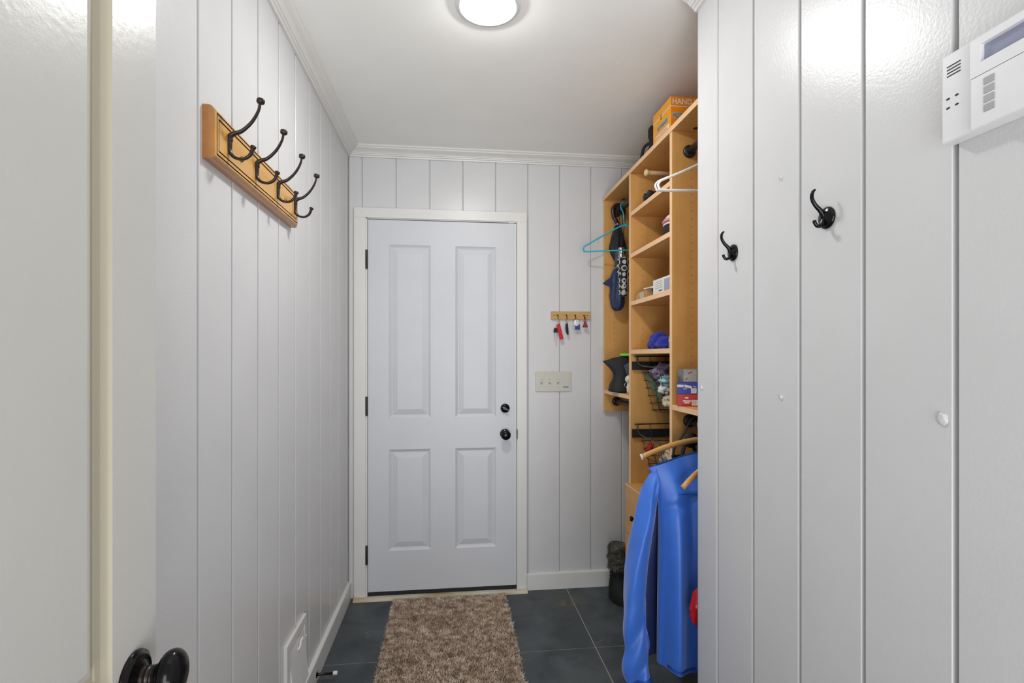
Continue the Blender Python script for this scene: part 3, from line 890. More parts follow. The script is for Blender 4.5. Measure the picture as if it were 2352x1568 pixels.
# ------------------------------------------------------------------ rug
rug = thing('shag_rug', 'brown shaggy runner rug in front of the entry door', 'rug', (-0.008, 2.1, 0))
RX0, RX1, RY0, RY1 = -0.312, 0.294, 1.30, 2.838
MB().box(RX0 + 0.004, RX1 - 0.004, RY0, RY1, 0.0, 0.008, 0.003, 2).build('backing', 'rug_base', rug)
verts, faces = [], []
rnd = random.Random(3)
def blade(x, y, hgt, w):
    a = rnd.uniform(0, 6.283); dx, dy = math.cos(a) * w, math.sin(a) * w
    lx, ly = rnd.gauss(0, 0.0065), rnd.gauss(-0.002, 0.0065)
    i = len(verts)
    verts.extend([(x - dx, y - dy, 0.006), (x + dx, y + dy, 0.006), (x + dx * .7 + lx * .6, y + dy * .7 + ly * .6, hgt * .65), (x - dx * .7 + lx * .6, y - dy * .7 + ly * .6, hgt * .65), (x + lx, y + ly, hgt)])
    faces.extend([(i, i + 1, i + 2, i + 3), (i + 3, i + 2, i + 4)])
for _ in range(85000):
    y = RY0 + (RY1 - RY0) * rnd.random() ** 0.75
    blade(rnd.uniform(RX0, RX1), y, rnd.uniform(0.013, 0.021), rnd.uniform(0.0009, 0.0019))
me = bpy.data.meshes.new('pile'); me.from_pydata(verts, [], faces); me.materials.append(M['rug'])
pile = link('pile', me, rug); pile['kind'] = 'stuff'

# ------------------------------------------------------------------ closet shelf unit
UX = 0.864; UXB = 1.245
unit = thing('closet_shelf_unit', 'tall maple closet shelf unit with three bays and drawers in the recess', 'shelf unit', (1.05, 2.25, 0.238))
def panel(name, x0, x1, y0, y1, z0, z1, main, parent=None):
    """Board with a pinkish edge band, lightened as if lit, on the front (-X) edge."""
    mb = MB(); mb.box(x0, x1, y0, y1, z0, z1)
    for f in mb.bm.faces:
        f.normal_update()
        if f.normal.x < -0.9: f.material_index = 1
    return mb.build(name, [main, 'edge'], parent or unit)
P3 = (2.872, 2.895); P2 = (2.434, 2.457); P1 = (1.957, 1.980); P0 = (1.590, 1.613)
panel('side_panel', UX, UXB, P3[0], P3[1], 1.005, 2.2085, 'maple_z')
panel('side_panel', UX, UXB, P2[0], P2[1], 0.700, 2.2085, 'maple_z')
panel('side_panel', UX, UXB, P1[0], P1[1], 0.700, 2.2085, 'maple_z')
panel('side_panel', UX, UXB, P0[0], P0[1], 1.005, 2.2085, 'maple_z')
panel('top_shelf', UX - 0.002, UXB, P0[0], P3[1], 2.209, 2.230, 'maple_y')
for z in (2.000, 1.798, 1.5655, 1.331):
    panel('shelf', UX + 0.001, UXB, P1[1], P2[0], z, z + 0.020, 'maple_y')
panel('shelf', UX + 0.001, UXB, P2[1], P3[0], 1.108, 1.128, 'maple_y')
panel('shelf', UX + 0.001, UXB, P0[1], P1[0], 1.108, 1.128, 'maple_y')
RODX = 0.935
for (a, b, z) in ((P2[1], P3[0], 2.140), (P0[1], P1[0], 2.130), (P2[1], P3[0], 1.062), (P0[1], P1[0], 1.064)):
    mb = MB().tube([(RODX, a, z), (RODX, b, z)], 0.0145, 18)
    for yy, s in ((a, 1), (b, -1)):
        mb.lathe([(0.0, 0.0), (0.026, 0.0), (0.026, 0.004), (0.020, 0.012), (0.0, 0.012)], (RODX, yy, z), (0, s, 0), 24)
    mb.build('hanging_rod', 'rod', unit, 'black metal hanging rod')
# little fasteners under the shelves
for (x, y, z) in ((0.945, P1[0] - 0.035, 2.209), (0.965, P3[0] - 0.035, 2.209)):
    MB().lathe([(0.009, 0.0), (0.009, 0.002), (0.0, 0.002)], (x, y, z), (0, 0, -1), 14).build('fastener', 'rubber', unit)
# valet rod under the top shelf
VY, VZ = 2.30, 2.166
vr = MB().lathe([(0.0, 0.0), (0.010, 0.001), (0.015, 0.005), (0.0155, 0.011), (0.013, 0.017), (0.0105, 0.021), (0.0098, 0.03), (0.0098, 0.33), (0.0, 0.33)], (0.882, VY, VZ), (1, 0, 0), 20)
vr = vr.build('valet_rod', 'cream_wood', unit, 'pale wooden pull-out rod with rounded knob end')
for bx0 in (1.02, 1.17):
    MB().box(bx0, bx0 + 0.03, VY - 0.012, VY + 0.012, VZ + 0.008, 2.2095).build('rod_bracket', 'maple_y', vr)
# shelf pin holes
ph = MB()
def holes(yface, s, zr, xs):
    z = zr[0]
    while z < zr[1]:
        for x in xs:
            ph.lathe([(0.0021, 0.0), (0.0, 0.0003)], (x, yface, z), (0, s, 0), 8)
        z += 0.032
holes(P1[0], -1, (1.16, 2.08), (0.945, 1.16))
holes(P2[0], -1, (1.36, 2.17), (0.925, 1.16))
holes(P3[0], -1, (1.16, 2.08), (0.925, 1.16))
o = ph.build('pin_hole', 'hole', unit); o['kind'] = 'stuff'
# drawer case
DX = 0.845
panel('drawer_case', UX, UXB, P1[0], P2[1] - 0.001, 0.240, 0.6995, 'maple_z')
panel('drawer_top', DX, UXB, P1[0], P2[1], 0.6905, 0.7, 'maple_y')
for (a, b, kz) in ((0.4625, 0.689, 0.566), (0.2385, 0.4585, 0.35)):
    dr = MB().box(DX, UX, P1[0] + 0.001, P2[1] - 0.0015, a, b, 0.001, 1).build('drawer', 'maple_y', unit)
    for ky in (2.3185, 2.10):
        MB().lathe([(0.005, 0.0), (0.005, 0.010), (0.011, 0.014), (0.013, 0.019), (0.010, 0.024), (0.0, 0.026)], (DX, ky, kz), (-1, 0, 0), 18).build('knob', 'black', dr)
# basket runners
for zt in (1.293, 0.965):
    for (ya, yb) in ((P2[0] - 0.012, P2[0]), (P1[1], P1[1] + 0.012)):
        MB().box(UX + 0.006, UXB - 0.01, ya, yb, zt - 0.040, zt).build('basket_rail', 'rubber', unit)

# ------------------------------------------------------------------ wire baskets
def basket(z_rim, label):
    t = thing('wire_basket', label, 'basket', (1.06, 2.207, z_rim - 0.27), 'wire baskets in the shelf unit')
    YA, YBk = 1.999, 2.414
    XF, XBk = 0.888, 1.222
    zf, zb = z_rim - 0.043, z_rim - 0.255
    ins = 0.030
    rim = MB()
    r = 0.0032
    loop = smooth_path([(XBk, YA, z_rim), (XF + 0.02, YA, z_rim), (XF, YA + 0.012, z_rim - 0.004), (XF, YA + 0.055, zf), (XF, YBk - 0.055, zf), (XF, YBk - 0.012, z_rim - 0.004), (XF + 0.02, YBk, z_rim), (XBk, YBk, z_rim)], 5)
    rim.tube(loop, r, 8); rim.tube([(XBk, YA, z_rim), (XBk, YBk, z_rim)], r, 8)
    rim.build('rim', 'wire', t)
    g = MB()
    def lvl(k):      # k 0 top .. 1 bottom
        z = zf + (zb - zf) * k
        i = ins * k
        return XF + 0.004 + i * 1.6, XBk - 0.004 - i, YA + 0.004 + i, YBk - 0.004 - i, z
    for k in (0.17, 0.34, 0.51, 0.68, 0.85, 1.0):
        xf, xb, ya, yb, z = lvl(k)
        c = 0.022
        lp = [(xf, ya + c, z), (xf + c * .3, ya + c * .3, z), (xf + c, ya, z), (xb, ya, z), (xb, yb, z), (xf + c, yb, z), (xf + c * .3, yb - c * .3, z), (xf, yb - c, z)]
        g.tube(lp, 0.0016, 6, closed=True)
    t0, t1 = lvl(0), lvl(1)
    for s in range(4):
        f = (s + 0.5) / 4
        y0_, y1_ = t0[2] + (t0[3] - t0[2]) * f, t1[2] + (t1[3] - t1[2]) * f
        g.tube([(t0[0], y0_, t0[4]), (t1[0], y1_, t1[4]), (t1[1], y1_, t1[4]), (t0[1], y0_, z_rim)], 0.0014, 6)
    for s in range(4):
        f = (s + 0.8) / 4.3
        x0_, x1_ = t0[0] + (t0[1] - t0[0]) * f, t1[0] + (t1[1] - t1[0]) * f
        g.tube([(x0_, t0[2], z_rim), (x1_, t1[2], t1[4]), (x1_, t1[3], t1[4]), (x0_, t0[3], z_rim)], 0.0014, 6)
    g.build('wire_grid', 'wire', t)
    return t
basket(1.319, 'black wire basket heaped with scarves and knits')
basket(0.991, 'black wire basket behind the wooden hanger above the drawers')

def cloth(name, c, r, seed, m, label, cat, amp=0.4, freq=1.8, floor=None, group=None, mats=None):
    o = MB().blob(c, r, seed, amp, freq, 4, floor).build(name, m)
    return tag(o, label, cat, group)
B1 = 1.068
cloth('purple_scarf', (1.000, 2.280, 1.232), (0.072, 0.080, 0.056), 2, 'purple', 'lilac and grey patterned scarf on top of the filled basket', 'scarf', 0.6, 2.4)
cloth('dark_knit', (1.06, 2.14, 1.270), (0.085, 0.100, 0.040), 5, 'purple', 'dark patterned cloth at the back of the filled basket', 'cloth', 0.5, 2.4)
g_ = smooth_path([(0.915, 2.360, 1.235), (0.920, 2.325, 1.210), (0.928, 2.285, 1.172), (0.938, 2.25, 1.135), (0.95, 2.225, 1.105)], 6)
tag(MB().tube(g_, lerp_list([0.008, 0.016, 0.019, 0.016, 0.008], len(g_)), 12, flat=(1.0, 0.7)).build('green_scarf', 'green'), 'folded green scarf against the basket front', 'scarf')
cloth('teal_mitten', (0.925, 2.150, 1.215), (0.024, 0.050, 0.022), 8, 'pale_teal', 'pale teal and white mitten among the scarves', 'mitten', 0.5)
cloth('white_mitten', (0.930, 2.180, 1.178), (0.022, 0.044, 0.024), 9, 'paper', 'white mitten below the teal one in the basket', 'mitten', 0.5)
cloth('cream_glove', (0.945, 2.155, 1.122), (0.026, 0.058, 0.030), 11, 'cream_fleece', 'cream fleece glove low in the filled basket', 'glove', 0.45)
cloth('navy_knit', (1.050, 2.240, 1.136), (0.085, 0.105, 0.052), 12, 'navy_dark', 'dark navy knit hat at the bottom of the filled basket', 'hat', 0.4)
cloth('black_hat', (1.050, 2.235, 0.835), (0.080, 0.100, 0.068), 14, 'black_cloth', 'black hat lying in the basket above the drawers', 'hat', 0.4)
cloth('red_glove', (0.930, 2.350, 0.878), (0.018, 0.026, 0.030), 15, 'red', 'red glove at the end of the basket above the drawers', 'glove', 0.4)
cloth('white_knit', (0.945, 2.150, 0.872), (0.022, 0.040, 0.044), 16, 'cream_fleece', 'white knitted glove in the basket above the drawers', 'glove', 0.5)
cloth('grey_sock', (0.943, 2.215, 0.850), (0.020, 0.030, 0.028), 17, 'plastic_grey', 'rolled grey sock in the basket above the drawers', 'sock', 0.3)
cloth('white_sock', (0.950, 2.185, 0.800), (0.024, 0.050, 0.022), 18, 'paper', 'rolled white sock in the basket above the drawers', 'sock', 0.3)

# ------------------------------------------------------------------ things on the middle shelves
def rot_box(cx, cy, z0, dx, dy, dz, deg, bevel=0.001, name='box', m='paper', parent=None, label=None):
    mb = MB().box(-dx / 2, dx / 2, -dy / 2, dy / 2, 0, dz, bevel, 1)
    mb.xform(Matrix.Translation((cx, cy, z0)) @ Matrix.Rotation(math.radians(deg), 4, 'Z'))
    return mb.build(name, m, parent, label)

# black binoculars
S2 = 2.0205
bn = thing('binoculars', 'small black binoculars lying on the upper middle shelf', 'binoculars', (0.915, 2.245, S2))
for dy in (-0.022, 0.024):
    MB().lathe([(0.0, 0.0), (0.015, 0.0), (0.0175, 0.003), (0.0175, 0.016), (0.013, 0.020), (0.0125, 0.03), (0.021, 0.040), (0.0215, 0.075), (0.019, 0.078), (0.0, 0.078)], (0.868, 2.245 + dy, S2 + 0.022), (1, -0.1, 0), 20).build('barrel', 'rubber', bn)
MB().box(0.893, 0.925, 2.232, 2.262, S2 + 0.014, S2 + 0.030, 0.003, 2).build('bridge', 'rubber', bn)

# cap with pink trim
S3 = 1.8185
cp_ = thing('child_cap', 'white and black cap with pink trim on the shelf', 'cap', (0.96, 2.13, S3))
MB().lathe([(0.0, 0.0), (0.062, 0.0), (0.074, 0.012), (0.078, 0.040), (0.074, 0.064), (0.0, 0.066)], (0.985, 2.135, S3), (0, 0, 1), 32).build('crown', 'black_cloth', cp_)
MB().lathe([(0.076, 0.064), (0.078, 0.069), (0.073, 0.074), (0.0, 0.076)], (0.985, 2.135, S3), (0, 0, 1), 32).build('white_band', 'paper', cp_)
MB().lathe([(0.078, 0.077), (0.081, 0.082), (0.077, 0.088), (0.0, 0.090)], (0.985, 2.135, S3), (0, 0, 1), 32).build('pink_band', 'pink', cp_)
MB().lathe([(0.077, 0.088), (0.060, 0.108), (0.030, 0.122), (0.0, 0.126)], (0.985, 2.135, S3), (0, 0, 1), 32).build('white_top', 'paper', cp_)

S4 = 1.586
bx = thing('picture_carton', 'small brown picture carton lying on the shelf', 'box', (0.915, 2.30, S4))
mb = MB().box(0.880, 0.975, 2.21, 2.405, S4, S4 + 0.036, 0.001, 1); mb.build('carton', 'brown_box', bx)
MB().box(0.8785, 0.8802, 2.30, 2.352, S4 + 0.003, S4 + 0.033).build('side_label', 'lgrey_ink', bx)
wbx = thing('white_carton', 'white printed medicine carton on the shelf', 'box', (0.93, 2.10, S4))
MB().box(0.882, 0.99, 2.002, 2.196, S4, S4 + 0.066, 0.001, 1).build('carton', 'paper', wbx)
for i in range(4):
    MB().box(0.8812, 0.8822, 2.095, 2.170 - 0.008 * (i % 2), S4 + 0.026 + 0.009 * i, S4 + 0.0285 + 0.009 * i).build('print_line', 'lgrey_ink', wbx)
MB().box(0.8812, 0.8822, 2.095, 2.130, S4 + 0.012, S4 + 0.017).build('print_line', 'grey_ink', wbx)
MB().box(0.8812, 0.8822, 2.012, 2.075, S4 + 0.008, S4 + 0.056).build('label', 'lcd', wbx)
for i, (a, l) in enumerate(((-3, 0.09), (4, 0.11))):
    o = rot_box(0.93, 2.25, S4 + 0.0365 + 0.0065 * i, 0.075, l + 0.03, 0.005, a * 2, 0.0, 'paper_pad', 'paper')
    tag(o, ('folded white leaflet lying directly on the brown picture carton', 'top white leaflet over the brown picture carton')[i], 'leaflet')
tag(MB().lathe([(0.0, 0.0), (0.022, 0.0), (0.022, 0.010), (0.020, 0.012), (0.0, 0.0125)], (0.92, 2.05, S4 + 0.0664), (0, 0, 1), 24).build('jar_lid', 'steel'), 'shiny round tin on top of the white carton', 'tin')

S5 = 1.3515
bh = thing('fleece_hat', 'bright blue crumpled fleece hat on the shelf', 'hat', (0.93, 2.22, S5))
MB().blob((0.935, 2.262, S5 + 0.030), (0.045, 0.060, 0.046), 21, 0.28, 1.5, 4, S5).build('crown', 'royal', bh)
MB().blob((0.925, 2.160, S5 + 0.018), (0.036, 0.062, 0.034), 23, 0.30, 1.5, 4, S5).build('brim', 'royal', bh)
bt = thing('spray_bottle', 'small olive bottle with a yellow label by the blue hat', 'bottle', (0.899, 2.030, S5))
MB().lathe([(0.0, 0.0), (0.015, 0.0), (0.016, 0.003), (0.016, 0.046), (0.013, 0.052), (0.007, 0.056), (0.007, 0.062), (0.0, 0.063)], (0.899, 2.030, S5), (0, 0, 1), 24).build('body', 'olive', bt)
MB().lathe([(0.0164, 0.024), (0.0164, 0.036)], (0.899, 2.030, S5), (0, 0, 1), 24).build('label_band', 'yellow', bt)
MB().lathe([(0.0085, 0.055), (0.0085, 0.066), (0.0, 0.067)], (0.899, 2.030, S5), (0, 0, 1), 20).build('lid', 'yellow', bt)

# ------------------------------------------------------------------ top shelf: orange carton and a black flask
TS = 2.2303
ob = thing('hand_warmer_box', 'orange hand warmer carton standing on the top shelf', 'box', (1.0, 2.11, TS))
BX0, BX1, BY0, BY1, BZ1 = 0.886, 1.130, 2.020, 2.205, 2.380
mb = MB().box(BX0, BX1, BY0, BY1, TS, BZ1, 0.001, 1)
for f in mb.bm.faces:
    f.normal_update()
    if f.normal.x < -0.9: f.material_index = 1
mb.build('carton', ['orange', 'orange_y'], ob)
RY90 = math.pi / 2
zl = 2.3385
MB().box(BX0, BX1, BY0 - 0.0006, BY0 + 0.0005, zl, zl + 0.0028).build('stripe', 'white_ink', ob)
MB().box(BX0 - 0.0006, BX0 + 0.0005, BY0, BY1, zl, zl + 0.0028).build('stripe', 'white_ink', ob)
text_obj('lettering', 'HAND WARMERS', 0.0305, (BX0 + 0.006, BY0 - 0.0008, 2.3495), (RY90, 0, 0), 'white_ink', ob, xs=0.96, bold=0.0006)
MB().box(BX0 + 0.006, BX0 + 0.110, BY0 - 0.0006, BY0 + 0.0005, 2.293, 2.314).build('name_block', 'lgrey_ink', ob)
text_obj('lettering', 'HOTHANDS', 0.0225, (BX0 + 0.0075, BY0 - 0.001, 2.2955), (RY90, 0, 0), 'grey_ink', ob, xs=0.86)
# side facing the hall
MB().box(BX0 - 0.0006, BX0 + 0.0005, 2.051, 2.158, 2.286, 2.312).build('name_block', 'lgrey_ink', ob)
text_obj('lettering', 'HOTHANDS', 0.025, (BX0 - 0.001, 2.157, 2.2895), (RY90, 0, -RY90), 'grey_ink', ob, xs=0.78)
MB().box(BX0 - 0.0006, BX0 + 0.0005, 2.035, 2.180, 2.2595, 2.2755).build('name_strip', 'white_ink', ob)
text_obj('lettering', 'HAND WARMERS', 0.014, (BX0 - 0.001, 2.178, 2.2625), (RY90, 0, -RY90), 'orange', ob, xs=1.15)
MB().lathe([(0.0095, 0.0), (0.0, 0.0008)], (BX0, 2.118, 2.339), (-1, 0, 0), 18, sx=1.35, sy=0.75).build('emblem', 'grey_ink', ob)
fk = thing('black_flask', 'black ribbed flask standing behind the orange carton', 'flask', (0.949, 2.33, TS))
MB().lathe([(0.0, 0.0), (0.036, 0.0), (0.038, 0.004), (0.038, 0.062), (0.033, 0.066), (0.033, 0.112), (0.037, 0.116), (0.037, 0.150), (0.031, 0.163), (0.0, 0.167)], (0.951, 2.33, TS), (0, 0, 1), 28).build('body', 'rubber', fk)
MB().tube(smooth_path([(0.925, 2.352, TS + 0.095), (0.905, 2.362, TS + 0.078), (0.897, 2.368, TS + 0.045), (0.896, 2.372, TS + 0.012), (0.915, 2.378, TS + 0.008)], 6), 0.0075, 8, flat=(1.0, 0.6)).build('strap', 'black_cloth', fk)

# ------------------------------------------------------------------ stacked cartons in the near bay
S6 = 1.1283
def stack_box(k, z0, hgt, m, label, deg, cx, cy):
    t = thing(('blue_carton', 'red_carton', 'grey_carton')[k], label, 'box', (cx, cy, z0))
    W, Dp = 0.150, 0.055
    mt = Matrix.Translation((cx, cy, z0)) @ Matrix.Rotation(math.radians(deg), 4, 'Z')
    def piece(nm, mm, x0, x1, za, zb, skew=0.0):
        mb = MB().box(x0, x1, -Dp / 2 - 0.0006, -Dp / 2 + 0.0005, za, zb)
        for v in mb.bm.verts: v.co.z += (v.co.x - x0) * skew
        mb.xform(mt); return mb.build(nm, mm, t)
    mb = MB().box(-W / 2, W / 2, -Dp / 2, Dp / 2, 0, hgt, 0.0008, 1); mb.xform(mt); mb.build('carton', m, t)
    x = -W / 2
    if k == 0:
        piece('label_strip', 'paper', x + 0.0, x + 0.024, 0.027, 0.036)
        piece('label_strip', 'paper', x + 0.027, x + 0.053, 0.027, 0.037, -0.22)
        piece('print_spot', 'lcd', x + 0.058, x + 0.069, 0.026, 0.032)
        piece('print_spot', 'lcd', x + 0.022, x + 0.036, 0.018, 0.023)
        piece('bar_code', 'paper', x + 0.050, x + 0.070, 0.004, 0.023)
        for i in range(7): piece('bar', 'plastic_grey', x + 0.053 + 0.002 * i, x + 0.0538 + 0.002 * i, 0.007, 0.021)
    if k == 1:
        piece('print_spot', 'white_ink', x + 0.028, x + 0.040, 0.030, 0.035)
        piece('print_line', 'white_ink', x + 0.020, x + 0.050, 0.018, 0.023)
        piece('print_line', 'white_ink', x + 0.025, x + 0.044, 0.011, 0.016)
        piece('bar_code', 'paper', x + 0.052, x + 0.074, 0.004, 0.025)
        for i in range(7): piece('bar', 'plastic_grey', x + 0.055 + 0.002 * i, x + 0.0558 + 0.002 * i, 0.008, 0.022)
    if k == 2:
        piece('picture', 'plastic_grey', x + 0.020, x + 0.068, 0.002, hgt - 0.002)
        piece('red_mark', 'red', x + 0.038, x + 0.052, 0.030, 0.035, 0.5)
        piece('red_mark', 'red', x + 0.026, x + 0.036, 0.006, 0.011, 0.6)
        piece('yellow_mark', 'yellow', x + 0.054, x + 0.064, 0.026, 0.030)
stack_box(1, S6, 0.046, 'red_box', 'red carton with white labels at the bottom of the stack', -26, 0.938, 1.888)
stack_box(0, S6 + 0.0462, 0.046, 'blue_box', 'blue carton with white labels in the middle of the stack', -26, 0.937, 1.888)
stack_box(2, S6 + 0.0924, 0.050, 'grey_box', 'grey and black carton with red marks on top of the stack', -24, 0.939, 1.888)

# ------------------------------------------------------------------ hangers
def arc_hook(cx, y, cz, r, drop, side=-1):
    """Hook wrapping over a rod at (cx, cz), open on the back side, then down to the neck."""
    pts = []
    for k in range(13):
        a = math.radians(-20 + 200 * k / 12)
        pts.append((cx + math.cos(a) * r, y, cz + math.sin(a) * r))
    pts += [(cx - r * 0.85, y, cz - r * 0.9), (cx - r * 0.3, y, cz - r * 1.9), (cx, y, cz - drop)]
    return smooth_path(pts, 2)
def plastic_hanger(y, cz, half, drop, m, label, group=None, tilt=0.0, cat='hanger', bar=0.155):
    t = thing('plastic_hanger', label, cat, (RODX, y, cz - drop), group)
    mtx = Matrix.Translation((RODX, y, cz)) @ Matrix.Rotation(tilt, 4, 'Z') @ Matrix.Translation((-RODX, -y, -cz))
    hk = MB().tube(arc_hook(RODX, y, cz, 0.019, drop), 0.0035, 10, up=(0, 1, 0)); hk.xform(mtx); hk.build('hook', m, t)
    zt, zb = cz - drop, cz - drop - bar
    body = smooth_path([(RODX, y, zt), (RODX - half * 0.5, y, zt - bar * 0.40), (RODX - half + 0.026, y, zb + 0.040), (RODX - half + 0.007, y, zb + 0.029), (RODX - half, y, zb + 0.016), (RODX - half + 0.006, y, zb + 0.005), (RODX - half + 0.022, y, zb), (RODX, y, zb + 0.003),
                        (RODX + half - 0.022, y, zb), (RODX + half - 0.006, y, zb + 0.005), (RODX + half, y, zb + 0.016), (RODX + half - 0.007, y, zb + 0.029), (RODX + half - 0.026, y, zb + 0.040), (RODX + half * 0.5, y, zt - bar * 0.40), (RODX, y, zt)], 6)
    bd = MB().tube(body, 0.0042, 10, up=(0, 1, 0)); bd.xform(mtx); bd.build('arms', m, t)
    wb_ = MB().prism([(RODX - 0.03, zt - 0.016), (RODX, zt + 0.004), (RODX + 0.03, zt - 0.016), (RODX, zt - 0.012)], y - 0.003, y + 0.003, 'XZ'); wb_.xform(mtx); wb_.build('web', m, t)
    return t
plastic_hanger(2.735, 2.140, 0.222, 0.100, 'teal', 'teal plastic hanger hanging on the rod in the far bay', tilt=math.radians(-13), bar=0.145)
plastic_hanger(1.795, 2.130, 0.205, 0.092, 'white_hanger', 'white plastic hanger hanging beside the closet corner', 'white hangers on the upper rod', bar=0.120)
plastic_hanger(1.775, 2.130, 0.203, 0.094, 'white_hanger', 'white plastic hanger hanging beside the closet corner', 'white hangers on the upper rod', bar=0.122)

def wooden_hanger(y, cz, half, label, drop=0.055, sag=0.062, tilt=0.0, roll=0.0, tips='paper'):
    t = thing('wooden_hanger', label, 'hanger', (RODX, y, cz - drop), 'wooden hangers on the lower rod')
    mtx = Matrix.Translation((RODX, y, cz)) @ Matrix.Rotation(tilt, 4, 'Z') @ Matrix.Rotation(roll, 4, 'Y') @ Matrix.Translation((-RODX, -y, -cz))
    hk = MB().tube(arc_hook(RODX, y, cz, 0.018, drop), 0.002, 8, up=(0, 1, 0)); hk.xform(mtx); hk.build('hook', 'steel', t)
    n = 29
    pts = []
    for k in range(n):
        s = -1 + 2 * k / (n - 1)
        pts.append((RODX + half * s, y, cz - drop - sag * (abs(s) ** 1.7)))
    bd = MB().tube(pts, lerp_list([0.0095, 0.0105, 0.011, 0.0105, 0.0095], n), 12, up=(0, 0, 1), flat=(1.0, 0.62)); bd.xform(mtx); bd.build('arms', 'hangerwood', t)
    for s in (-1, 1):
        if tips is None:
            continue
        tp = MB().tube([(RODX + s * half * 0.988, y, cz - drop - sag * 0.98), (RODX + s * half * 1.012, y, cz - drop - sag * 1.02)], 0.0112, 12, up=(0, 0, 1), flat=(1.0, 0.64)); tp.xform(mtx); tp.build('end_cap', tips, t)
    return t
wooden_hanger(1.850, 1.064, 0.236, 'empty wooden hanger arching above the blue jacket', sag=0.060, drop=0.058)

# ------------------------------------------------------------------ umbrellas in the far bay
def folded(c, prof, folds, seed, amp):
    mb = MB()
    def fn(u, v):
        a = 2 * math.pi * u
        i = v * (len(prof) - 1); k = min(int(i), len(prof) - 2); f = i - k
        r = prof[k][0] + (prof[k + 1][0] - prof[k][0]) * f
        z = prof[k][1] + (prof[k + 1][1] - prof[k][1]) * f
        r *= 1 + amp * math.sin(folds * a + seed + v * 2.5) + 0.12 * noise.noise(Vector((math.cos(a) * 1.5, math.sin(a) * 1.5, z * 20 + seed)))
        return Vector((c[0] + math.cos(a) * r, c[1] + math.sin(a) * r * 0.9, z))
    mb.grid(fn, 40, 26, wrap_u=True)
    return mb
def sc(k, pairs):      # scale a (radius, height) profile about eye level of the far bay
    return [(r * k, 1.319 + (z - 1.319) * k) for r, z in pairs]
UY, UXC, K1 = 2.826, 0.927, 1.034
ub = thing('crook_umbrella', 'black umbrella with curved dark brown handle hanging from the rod', 'umbrella', (UXC, UY, 1.845))
crook = []
for k in range(14):
    a = math.radians(-40 + 220 * k / 13)
    crook.append(Vector((RODX - 0.004 + math.cos(a) * 0.031, UY, 2.1385 + math.sin(a) * 0.031)))
crook += [Vector((UXC - 0.021, UY, 2.10)), Vector((UXC - 0.010, UY, 2.085)), Vector((UXC - 0.002, UY, 2.066))]
MB().tube(smooth_path(crook, 3), 0.0118, 14, up=(0, 1, 0)).build('handle', 'brown_handle', ub)
MB().lathe([(0.013, 0), (0.013, 0.012)], (UXC, UY, 2.056), (0, 0, 1), 18).build('collar', 'steel', ub)
folded((UXC, UY), sc(K1, [(0.010, 2.036), (0.016, 2.02), (0.026, 1.99), (0.034, 1.955), (0.041, 1.925), (0.043, 1.905), (0.037, 1.88), (0.022, 1.85), (0.012, 1.83), (0.004, 1.825)]), 7, 1.0, 0.13).build('canopy', 'black_cloth', ub)
NY, NXC, K2 = 2.800, 0.915, 1.041
nu = thing('navy_umbrella', 'folded navy compact umbrella with grey handle hanging down', 'umbrella', (NXC, NY, 1.57))
zz = lambda z, k: 1.319 + (z - 1.319) * k
MB().lathe([(0.0, 0.0), (0.0125, 0.0), (0.016, -0.004), (0.017, -0.062), (0.015, -0.110), (0.0, -0.110)], (NXC + 0.004, NY, zz(1.898, K2)), (0, 0, 1), 20).build('handle', 'grey_rubber', nu)
MB().lathe([(0.016, 0.0), (0.016, 0.004)], (NXC + 0.003, NY, zz(1.789, K2)), (0, 0, 1), 18).build('collar', 'steel', nu)
folded((NXC, NY), sc(K2, [(0.013, 1.79), (0.022, 1.772), (0.033, 1.745), (0.040, 1.715), (0.035, 1.695), (0.034, 1.665), (0.037, 1.63), (0.035, 1.60), (0.028, 1.578), (0.018, 1.566), (0.002, 1.561)]), 5, 0.4, 0.15).build('canopy', 'navy', nu)
fp = MB(); fp.prism([(NXC - 0.012, zz(1.762, K2)), (NXC - 0.084, zz(1.708, K2)), (NXC - 0.078, zz(1.700, K2)), (NXC - 0.035, zz(1.684, K2)), (NXC - 0.006, zz(1.69, K2))], NY - 0.016, NY - 0.011, 'XZ'); fp.build('canopy_flap', 'navy', nu)
MB().tube(smooth_path([(NXC + 0.004, NY, zz(1.896, K2)), (0.945, NY, 2.05), (0.955, NY, 2.135), (0.935, NY, 2.1572), (0.916, NY, 2.14), (0.912, NY, 2.04), (NXC + 0.002, NY, zz(1.896, K2))], 6), 0.002, 6).build('wrist_loop', 'black_cloth', nu)
PY, PXC, K3 = 2.775, 0.940, 1.067
pu = thing('ring_print_umbrella', 'compact black umbrella printed with white rings and silver cap', 'umbrella', (PXC, PY, 1.65))
MB().lathe([(r * K3, h_ * K3) for r, h_ in [(0.0, 0.0), (0.015, 0.0), (0.017, 0.004), (0.0165, 0.014), (0.0145, 0.022), (0.0145, 0.034), (0.0165, 0.038), (0.0170, 0.054), (0.014, 0.058), (0.0, 0.059)]], (PXC - 0.008, PY, zz(1.826, K3)), (0, 0, 1), 24).build('handle_cap', 'steel', pu)
folded((PXC, PY), sc(K3, [(0.012, 1.835), (0.025, 1.828), (0.028, 1.81), (0.0285, 1.77), (0.027, 1.72), (0.026, 1.68), (0.025, 1.645), (0.020, 1.632), (0.002, 1.630)]), 6, 2.0, 0.08).build('canopy', 'rings', pu)
MB().tube(smooth_path([(PXC - 0.008, PY, zz(1.884, K3)), (0.945, PY, 2.0), (0.954, PY, 2.135), (0.935, PY, 2.1572), (0.916, PY, 2.14), (0.930, PY, 2.0), (PXC - 0.010, PY, zz(1.884, K3))], 6), 0.002, 6).build('wrist_loop', 'black_cloth', pu)

